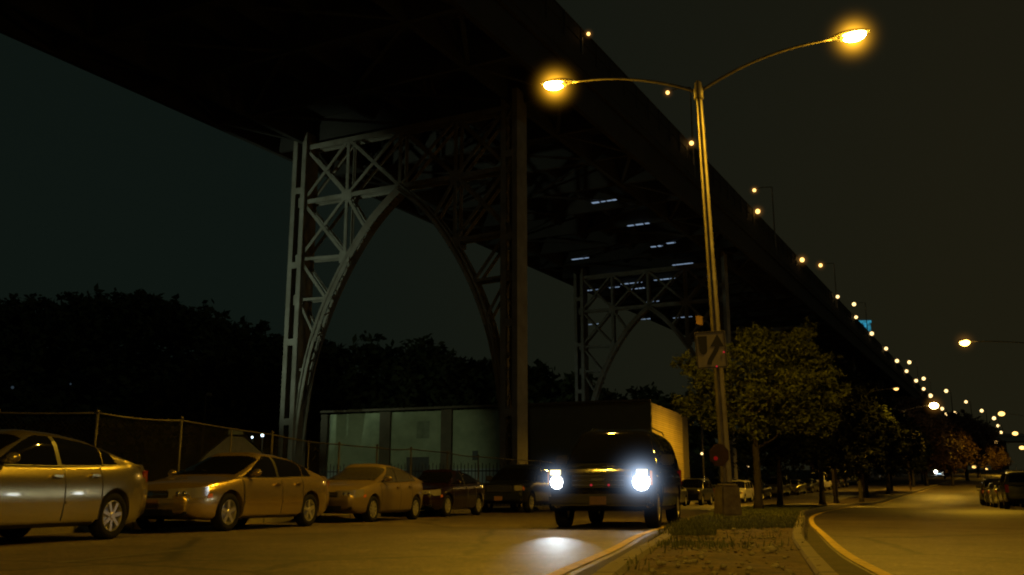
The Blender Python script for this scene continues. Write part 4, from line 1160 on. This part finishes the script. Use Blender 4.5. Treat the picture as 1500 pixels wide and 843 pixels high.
front(U[632], U[620]+.4, 4.9, 6.2, 'faded_stain', mat('stain', (.20, .23, .15), .9, var=.4, vscale=1.6), .056)
front(.0, LEN, wz+.13, wz+.3, 'coping', M['pilaster'], .34)
# another dark box beyond and the thin pole with a lamp right of the end wall
# ------------------------------------------------------------------ fence
fp = [(-24, 20.6), (-18, 21.0), (-11.5, 21.5), (-9.4, 21.8), (-8.1, 23.6), (-7.2, 29), (-6.25, 35), (-5.1, 36.6), (-4., 38.4), (-2.8, 42), (-1.6, 46), (1.5, 52), (5, 59)]
fr_ = empty('chain_link_fence', (fp[3][0], fp[3][1], 0)); tag(fr_, 'chain link fence with sagging top rail behind the parked cars', 'fence')
FO = Vector((fp[3][0], fp[3][1], 0))
pos = [Vector((x, y, 0))-FO for x, y in fp]
sag = [0, .02, .0, .02, -.01, -.02, .0, -.03, .0, .02, 0, 0, 0]
mb = MB(); rail = []
for i in range(len(pos)-1):
    for k in range(6):
        u = k/6; p = pos[i].lerp(pos[i+1], u); p.z = 2.42+sag[i]*(1-u)+sag[i+1]*u-.05*math.sin(u*PI)*(1 if i % 2 else .3); rail.append(p)
rail.append(pos[-1]+Vector((0, 0, 2.42))); mb.tube(rail, .026, 6); mb.build('top_rail', M['fence'], fr_, smooth=True)
for i, p in enumerate(pos):
    mb = MB(); mb.tube([p, p+Vector((0, 0, 2.46))], .032, 8); mb.ball(p+Vector((0, 0, 2.47)), .05, 8, 5); mb.build('post', M['fence'], fr_, smooth=True)
for i in range(3, len(pos)-1):
    n = max(1, int((pos[i+1]-pos[i]).length/2.4))
    for k in range(1, n): 
        p = pos[i].lerp(pos[i+1], k/n); mb = MB(); mb.tube([p, p+Vector((0, 0, 2.4))], .025, 6); mb.build('post', M['fence'], fr_, smooth=True)
mb = MB()
for i in range(2, 10):
    a, b = pos[i], pos[i+1]; L = (b-a).length; n = int(L/.11); H = 2.3; d = (b-a)/L
    for k in range(-int(H/.11), n):
        for sgn in (0, 1):
            s0 = k*.11; s1 = s0+H; z0, z1 = 0.05, 0.05+H
            if s0 < 0: z0 += -s0; s0 = 0
            if s1 > L: z1 -= s1-L; s1 = L
            if s1 <= s0: continue
            if sgn: p, q_ = a+d*(L-s0), a+d*(L-s1)
            else: p, q_ = a+d*s0, a+d*s1
            w = Vector((0, 0, .0035)); mb.quad(p+Vector((0, 0, z0))-w, q_+Vector((0, 0, z1))-w, q_+Vector((0, 0, z1))+w, p+Vector((0, 0, z0))+w)
mb.build('wire_mesh', mat('old_wire', (.03, .028, .022), .8, .2), fr_, fix=False)
# spiked metal fence before the warehouse
mb = MB(); a0 = Vector((W0.x-10.5, W0.y+.6)); 
pf = empty('picket_fence', (0, 55, 0)); tag(pf, 'dark spiked metal fence in front of the warehouse', 'fence')
A_, B_ = Vector((-13, 66, 0)), Vector((3.5, 62, 0)); n = 70
for i in range(n+1):
    p = A_.lerp(B_, i/n)-Vector((0, 55, 0)); mb.bar(p, p+Vector((0, 0, 2.6+.12*(i % 2))), .05, .05)
mb.build('pickets', M['dark'], pf)
mb = MB()
for z in (.4, 2.2): mb.bar(A_+Vector((0, -55, z)), B_+Vector((0, -55, z)), .06, .08)
mb.build('rail', M['dark'], pf)
# thin utility pole with a lamp beyond the end wall
q0 = at(1031, 700, 84); ul = empty('utility_pole', (q0.x, 84, 0)); tag(ul, 'thin pale pole right of the lit warehouse wall', 'pole')
mb = MB(); mb.tube([(0, 0, 0), (0, 0, at(1031, 604, 84).z)], .10, 8); mb.build('shaft', M['fence'], ul, smooth=True)
mb = MB(); mb.ball((-.12, -.2, at(1031, 665, 84).z), .11, 8, 6); mb.build('lamp', E_DOTC, ul)
q0 = at(1095, 684, 96); ul = empty('yard_lamp', (q0.x, 96, terr(96))); tag(ul, 'tiny yard light seen beside the first median tree trunk', 'lamp')
mb = MB(); mb.tube([(0, 0, 0), (0, 0, q0.z-terr(96)+.3)], .06, 6); mb.build('pole', M['dark'], ul)
mb = MB(); mb.ball((0, -.1, q0.z-terr(96)), .12, 8, 6); mb.build('lens', E_DOTC, ul)

# round roofed shed and its lamps behind the fence
sh = empty('storage_shed', (-12.9, 45, 0), R(18)); tag(sh, 'small pale gabled shed with a roof vent far behind the fence', 'shed')
mb = MB(); rows = []
for y_ in (-3, 3): rows.append([(-4., y_, 2.0), (-3., y_, 2.65), (-.8, y_, 3.5), (.8, y_, 3.5), (3., y_, 2.65), (4., y_, 2.0)])
mb.grid(rows); mb.build('roof', mat('shed_roof', (.40, .42, .38), .8, var=.3), sh)
mb = MB(); mb.box((0, 0, 1.07), (7.5, 5.8, 2.16)); mb.v += [(-3.7, -2.905, 2.1), (-2.9, -2.905, 2.6), (-.8, -2.905, 3.4), (.8, -2.905, 3.4), (2.9, -2.905, 2.6), (3.7, -2.905, 2.1)]; mb.f.append(tuple(range(8, 14))); mb.build('wall', mat('shed_wall', (.24, .25, .22), .85, var=.3), sh)
mb = MB(); mb.box((0, 0, 3.62), (1.6, 1., .35)); mb.build('roof_vent', M['wall_light'], sh, bevel=.05); sh.scale = (.42, .42, .95)
for i, (x, y, Y, rr, lb) in enumerate(((385, 638, 58, .09, 'right one of two tiny cool yard lamps beside the shed'), (370, 641, 60, .06, 'left one of two tiny cool yard lamps beside the shed'), (104, 563, 100, .10, 'faint blue white light among the dark hillside trees'), (19, 568, 100, .16, 'pale light at the far left among the hillside trees'))):
    p = at(x, y, Y); rt = empty('yard_lamp', (p.x, p.y, 0)); tag(rt, lb, 'lamp', 'cool yard lamps')
    mb = MB(); mb.tube([(0, 0, 0), (0, 0, p.z)], .05, 6); mb.build('pole', M['dark'], rt)
    mb = MB(); mb.ball((0, -.1, p.z), rr, 8, 6); mb.build('lens', E_COOL if i < 2 else emis('dim_cool', (.4, .6, .8), .05), rt)
# mercury floodlight mast in the lot: lights the left column and the warehouse front
fl = empty('floodlight_mast', (-34, 54, 0)); tag(fl, 'yard floodlight mast left of the photo, lighting the lot', 'floodlight')
mb = MB(); mb.tube([(0, 0, 0), (0, 0, 11)], [.14, .08], 8); mb.build('pole', M['fence'], fl)
mb = MB(); mb.box((.3, .1, 11), (.5, .4, .3)); mb.build('lamp_head', M['head'], fl, bevel=.03)
for nm, tgt, en, ss, lc in (('flood_light', B(LC-4, 57, 17), 6800, 60, (.76, 1., .72)),):
    ld = bpy.data.lights.new(nm, 'SPOT'); ld.energy = en; ld.color = lc; ld.spot_size = R(ss); ld.spot_blend = .45; ld.shadow_soft_size = .25
    lo = bpy.data.objects.new(nm, ld); COL.objects.link(lo); lo.parent = fl; lo.location = (.7, .2, 10.9)
    dd = Vector(tgt)-Vector((-33.3, 54.2, 10.9)); lo.rotation_euler = dd.to_track_quat('-Z', 'Y').to_euler()
ld = bpy.data.lights.new('flood_light', 'SPOT'); ld.energy = 1700; ld.color = (.66, .95, .88); ld.spot_size = R(24); ld.spot_blend = .9; ld.shadow_soft_size = .3
fl3 = empty('floodlight_mast', (-24, 38, 0)); tag(fl3, 'added unseen floodlight mast beyond the left photo edge, facing the warehouse', 'floodlight')  # extra mast, sited so the bridge column throws no shadow on the panels
mb = MB(); mb.tube([(0, 0, 0), (0, 0, 10)], [.14, .08], 8); mb.build('pole', M['fence'], fl3)
mb = MB(); mb.box((.1, .3, 10), (.5, .4, .3)); mb.build('lamp_head', M['head'], fl3, bevel=.03)
l3 = bpy.data.lights.new('flood_light', 'SPOT'); l3.energy = 5000; l3.color = (.82, 1., .60); l3.spot_size = R(25); l3.spot_blend = .6; l3.shadow_soft_size = .3
o3 = bpy.data.objects.new('flood_light', l3); COL.objects.link(o3); o3.parent = fl3; o3.location = (.2, .8, 9.9); o3.rotation_euler = (Vector((-8.6, 75, 3.5))-Vector((-23.8, 38.8, 9.9))).to_track_quat('-Z', 'Y').to_euler()
fl2 = empty('floodlight_mast', (-32, 100, 0)); tag(fl2, 'added floodlight mast left of the second bent, lighting its left column', 'floodlight')  # added floodlight, aimed at the far bent's left column
mb = MB(); mb.tube([(0, 0, 0), (0, 0, 11)], [.14, .08], 8); mb.build('pole', M['fence'], fl2)
mb = MB(); mb.box((.3, .1, 11), (.5, .4, .3)); mb.build('lamp_head', M['head'], fl2, bevel=.03)
lo = bpy.data.objects.new('flood_light', ld); COL.objects.link(lo); lo.parent = fl2; lo.location = (.8, .1, 10.9); lo.rotation_euler = (B(LC-1, 113, 13)-Vector((-31.2, 100.1, 10.9))).to_track_quat('-Z', 'Y').to_euler()

# ------------------------------------------------------------------ trees
def crown_mesh(name, blobs, n, ls, seed=1, tw=0.):
    rnd = random.Random(seed); mb = MB(); tot = sum(b[3]**2 for b in blobs)
    for (x, y, z, r) in blobs:
        cnt = int(n*r*r/tot); ncl = max(6, cnt//14)
        cl = []
        for _ in range(ncl):
            v = Vector((rnd.gauss(0, 1), rnd.gauss(0, 1), rnd.gauss(0, 1))).normalized()
            rr = r*(rnd.random()**.38)*(1+.22*noise.noise((v.x*2+x, v.y*2, v.z*2+z)))
            cl.append(Vector((x, y, z))+Vector((v.x, v.y, v.z*.82))*rr)
        for i in range(cnt):
            c = cl[i % ncl]+Vector((rnd.gauss(0, 1), rnd.gauss(0, 1), rnd.gauss(0, .8)))*r*.11
            s = ls*rnd.uniform(.6, 1.4)
            u = Vector((rnd.gauss(0, 1), rnd.gauss(0, 1), rnd.gauss(0, .7))).normalized(); w = u.cross(Vector((rnd.gauss(0, 1), rnd.gauss(0, 1), rnd.gauss(0, 1)))).normalized()
            n0 = len(mb.v); mb.v += [tuple(c-u*s), tuple(c+w*s*.45), tuple(c+u*s), tuple(c-w*s*.45)]; mb.f.append((n0, n0+1, n0+2, n0+3))
    return mb.mesh(name)
def trunk_mesh(name, h, r, limbs, seed=1):
    rnd = random.Random(seed); mb = MB(); lean = rnd.uniform(-.15, .15)
    pts = [(lean*t*h*.2+.05*math.sin(t*5), .04*math.sin(t*7), h*t) for t in (0, .06, .2, .4, .6, .8, 1)]
    mb.tube(pts, [r*1.5, r*1.1, r, r*.85, r*.7, r*.55, r*.35], 10)
    for i in range(limbs):
        a = rnd.uniform(0, 6.3); z = h*rnd.uniform(.45, .95); L = rnd.uniform(.35, .6)*h*.7
        p = Vector((lean*.5, 0, z)); e = p+Vector((math.cos(a)*L, math.sin(a)*L, L*rnd.uniform(.5, 1.1))); m_ = p.lerp(e, .5)+Vector((0, 0, -.1*L))
        mb.tube([p, m_, e], [r*.45, r*.28, r*.1], 6)
    return mb.mesh(name)
def tree(loc, h, blobs, n, ls, label, group, lm, seed, tr=.12, th=None, name='tree', cat='tree', limbs=7, meshes=None):
    root = empty(name, loc); tag(root, label, cat, group)
    if meshes: cm, tm = meshes
    else: cm = crown_mesh('crown', blobs, n, ls, seed); tm = trunk_mesh('trunk', th or h*.62, tr, limbs, seed)
    link('trunk', tm, M['bark'], root, True); link('crown', cm, lm, root)
    return root, (cm, tm)
MG = 'street trees growing on the median'
tA = [(-1.4, 0, 4.4, 1.05), (-.3, -.3, 5.1, 1.05), (.5, .2, 5.5, .95), (1.4, .2, 5.3, 1.1), (2.2, .1, 4.3, 1.0), (-.5, .4, 3.9, 1.2), (.8, -.4, 4.1, 1.2), (1.2, .3, 3.2, 1.0), (2.05, .3, 6.2, .5), (1.75, .1, 5.8, .55), (-2.2, .1, 5.0, .6), (-1.9, .2, 4.9, .5), (-2.3, 0, 3.6, .55), (-1.5, .1, 3.2, .75), (.1, .2, 6.0, .6), (2.8, 0, 3.9, .6), (2.6, .1, 5.1, .5), (-.2, 0, 2.9, .8), (2.1, -.1, 3.0, .8)]
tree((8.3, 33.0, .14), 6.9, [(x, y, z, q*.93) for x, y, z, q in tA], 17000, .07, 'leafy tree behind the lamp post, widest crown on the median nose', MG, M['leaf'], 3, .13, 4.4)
tB = [(-.8, 0, 4.6, 1.6), (.9, .2, 4.4, 1.7), (.1, -.3, 5.7, 1.4), (1.9, 0, 3.6, 1.3), (-1.6, .2, 3.6, 1.2), (.2, .1, 3.2, 1.5), (-1., 0, 2.5, 1.1), (1.2, .2, 2.4, 1.2), (.2, .3, 1.9, .9), (-.6, .2, 6.7, .6), (1.6, 0, 5.9, .7)]
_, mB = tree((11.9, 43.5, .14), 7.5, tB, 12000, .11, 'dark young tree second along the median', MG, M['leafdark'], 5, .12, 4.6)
tC = [(x*1.25, y*1.25, z*1.22+.3, r*1.3) for x, y, z, r in tB]
_, mC = tree((KL(56)+1.8, 56, .14), 9, tC, 11000, .17, 'dark bushy tree third along the median', MG, M['leafdark'], 7, .15, 5.6)
nm_ = ['fourth', 'fifth', 'sixth', 'seventh', 'eighth', 'ninth', 'tenth', 'eleventh']
for i, y in enumerate((67, 77, 87, 95, 103, 118, 136, 158)):
    t, _ = tree((KL(y)+1.9+(.5 if i % 2 else -.3), y, terr(y)+.1), 9, None, 0, 0, 'dark median tree '+nm_[i]+' in line from the lamp post', MG, M['leafdark'], 1, meshes=mC)
    t.rotation_euler = (0, 0, 1.3*i+.4); s = .95+.06*((i*5) % 4) if y < 110 else .85; t.scale = (s, s, s)
# big trees further along
bigb = [(-3, 0, 7, 3.4), (2.5, .5, 7.5, 3.6), (0, -1, 10, 3.3), (3.5, 1, 10, 2.6), (-2.8, .5, 10.5, 2.4), (.5, 1, 5, 3.2), (1, .5, 12.4, 2.)]
cmB = crown_mesh('crown', bigb, 13000, .30, 21); tmB = trunk_mesh('trunk', 8, .28, 8, 4)
BG = 'large dark trees far along the street'
for i, (x, y, s, rz, lb, lm) in enumerate((
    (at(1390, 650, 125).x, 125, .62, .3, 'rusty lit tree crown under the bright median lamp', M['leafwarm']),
    (at(1412, 650, 150).x, 150, .85, 1.3, 'dark rounded tree right of the rusty lit crown', M['leafdark']),
    (at(1352, 650, 122).x, 122, .75, 2.3, 'dark tree just left of the rusty lit crown', M['leafdark']),
    (at(1430, 660, 172).x, 172, .8, 3.3, 'dark tree with its edge by the pale shrub lamp', M['leafdark']),
    (at(1330, 640, 150).x, 150, 1.0, 4.3, 'tall dark tree below the viaduct edge lights', M['leafdark']),
    (at(1290, 640, 160).x, 160, 1.05, 5.3, 'tall dark tree behind the box truck', M['leafdark']),
    (at(1250, 640, 150).x, 152, .95, .9, 'dark tree left behind the box truck', M['leafdark']),
    (at(1464, 668, 205).x, 205, .42, 1.9, 'small pale lit shrub beside a lamp at the far right', M['leafwarm']),
    (at(1200, 640, 140).x, 140, .9, 2.9, 'dark tree behind the white van', M['leafdark']),
    (at(1440, 664, 260).x, 260, .8, 2.2, 'farthest dark tree at the end of the street', M['leafdark']))):
    t, _ = tree((x, y, terr(y)), 13, None, 0, 0, lb, BG, lm, 1, meshes=(cmB, tmB)); t.scale = (s, s, s*.92); t.rotation_euler = (0, 0, rz)
    t.children and None
# each copied crown keeps its own material
for o in list(COL.objects):
    pass
# wooded hillside at the left: one mass
rnd = random.Random(5); hb = []
sky_ = interp([(-60, 440), (0, 436), (120, 428), (250, 437), (330, 462), (400, 487), (470, 496), (570, 490), (640, 508), (700, 522), (780, 533), (840, 547), (905, 566), (1000, 572), (1060, 590)])
for i in range(150):
    x = rnd.uniform(-70, 1060); dep = rnd.uniform(125, 165) ; zt = at(x, sky_(x)+rnd.uniform(-5, 16), dep).z
    X = at(x, 600, dep).x; r = rnd.uniform(3.2, 5.2); hb.append((X, dep, zt-r*.85, r))
    for k in range(2): hb.append((X+rnd.uniform(-5, 5), dep-rnd.uniform(2, 9), (zt-r)*rnd.uniform(.25, .85), rnd.uniform(3.5, 5)))
cm = crown_mesh('hillside_wood', hb, 120000, .62, 31)
tag(link('hillside_wood', cm, mat('hill_leaf', (.075, .085, .035), .9, col2=(.02, .028, .012), vscale=.16, spec=.1)), 'dark wooded hillside filling the left horizon', 'wood', kind='stuff')
mb = MB(); rows = []
for j, dep in enumerate((118, 132, 160, 200)):
    rows.append([(at(x, 600, 140).x*dep/140, dep, (0 if j == 0 else (at(x, sky_(x)+30, 150).z-3)*(.6 if j == 1 else .93 if j == 2 else .8))) for x in range(-300, 1080, 40)])
mb.grid(rows); tag(mb.build('hill', M['ground'], smooth=True), kind='structure')

# ------------------------------------------------------------------ world, fill sun, camera
SUN_EL, SUN_AZ = R(24), R(-140)
w = bpy.data.worlds.new('World'); sc.world = w; w.use_nodes = True; nt = w.node_tree; nt.nodes.clear()
out = nt.nodes.new('ShaderNodeOutputWorld'); bg = nt.nodes.new('ShaderNodeBackground'); skyn = nt.nodes.new('ShaderNodeTexSky'); skyn.sky_type = 'NISHITA'; skyn.sun_disc = False
skyn.sun_elevation = R(-3.); skyn.sun_rotation = SUN_AZ; skyn.dust_density = 4
bg.inputs['Strength'].default_value = .012; nt.links.new(skyn.outputs[0], bg.inputs['Color'])
# sodium sky glow of the city: olive brown to the right, green black to the left
bg2 = nt.nodes.new('ShaderNodeBackground'); tcw = nt.nodes.new('ShaderNodeTexCoord'); sep = nt.nodes.new('ShaderNodeSeparateXYZ'); nt.links.new(tcw.outputs['Generated'], sep.inputs[0])
mrw = nt.nodes.new('ShaderNodeMapRange'); mrw.inputs['From Min'].default_value = -.25; mrw.inputs['From Max'].default_value = .42; nt.links.new(sep.outputs['X'], mrw.inputs['Value'])
rmp = nt.nodes.new('ShaderNodeValToRGB'); rmp.color_ramp.elements[0].color = (.0038, .0068, .0050, 1); rmp.color_ramp.elements[1].color = (.0105, .0095, .0044, 1)
nt.links.new(mrw.outputs[0], rmp.inputs[0]); 
mrz = nt.nodes.new('ShaderNodeMapRange'); mrz.inputs['From Min'].default_value = 0; mrz.inputs['From Max'].default_value = .6; mrz.inputs['To Min'].default_value = 1.15; mrz.inputs['To Max'].default_value = .85; nt.links.new(sep.outputs['Z'], mrz.inputs['Value'])
nt.links.new(rmp.outputs[0], bg2.inputs['Color']); nt.links.new(mrz.outputs[0], bg2.inputs['Strength'])
add = nt.nodes.new('ShaderNodeAddShader'); nt.links.new(bg.outputs[0], add.inputs[0]); nt.links.new(bg2.outputs[0], add.inputs[1]); nt.links.new(add.outputs[0], out.inputs['Surface'])
ld = bpy.data.lights.new('faint_fill_sun', 'SUN'); ld.energy = .035; ld.angle = R(.5); ld.color = (.80, 1., .86)  # added dim sun lamp, kept to lift the wooded hillside
lo = bpy.data.objects.new('faint_fill_sun', ld); COL.objects.link(lo); lo.rotation_euler = (R(66), 0, SUN_AZ+PI)

cd = bpy.data.cameras.new('camera'); cam = bpy.data.objects.new('camera', cd); COL.objects.link(cam); sc.camera = cam
cd.sensor_width = 36; cd.lens = F/1500*36; cd.clip_end = 5000; cd.clip_start = .05
cam.location = (0, 0, CAMZ); cam.rotation_euler = (R(90)+PIT, 0, 0)
sc.view_settings.view_transform = 'Standard'; sc.view_settings.look = 'None'; sc.view_settings.exposure = 0; sc.view_settings.gamma = 1
sc.cycles.use_denoising = True
try: sc.cycles.denoiser = 'OPENIMAGEDENOISE'
except Exception: pass
sc.cycles.max_bounces = 5; sc.cycles.diffuse_bounces = 3; sc.cycles.glossy_bounces = 3; sc.cycles.volume_bounces = 0
sc.cycles.sample_clamp_indirect = 3.; sc.cycles.filter_width = 2.0
sc.cycles.caustics_reflective = False; sc.cycles.caustics_refractive = False
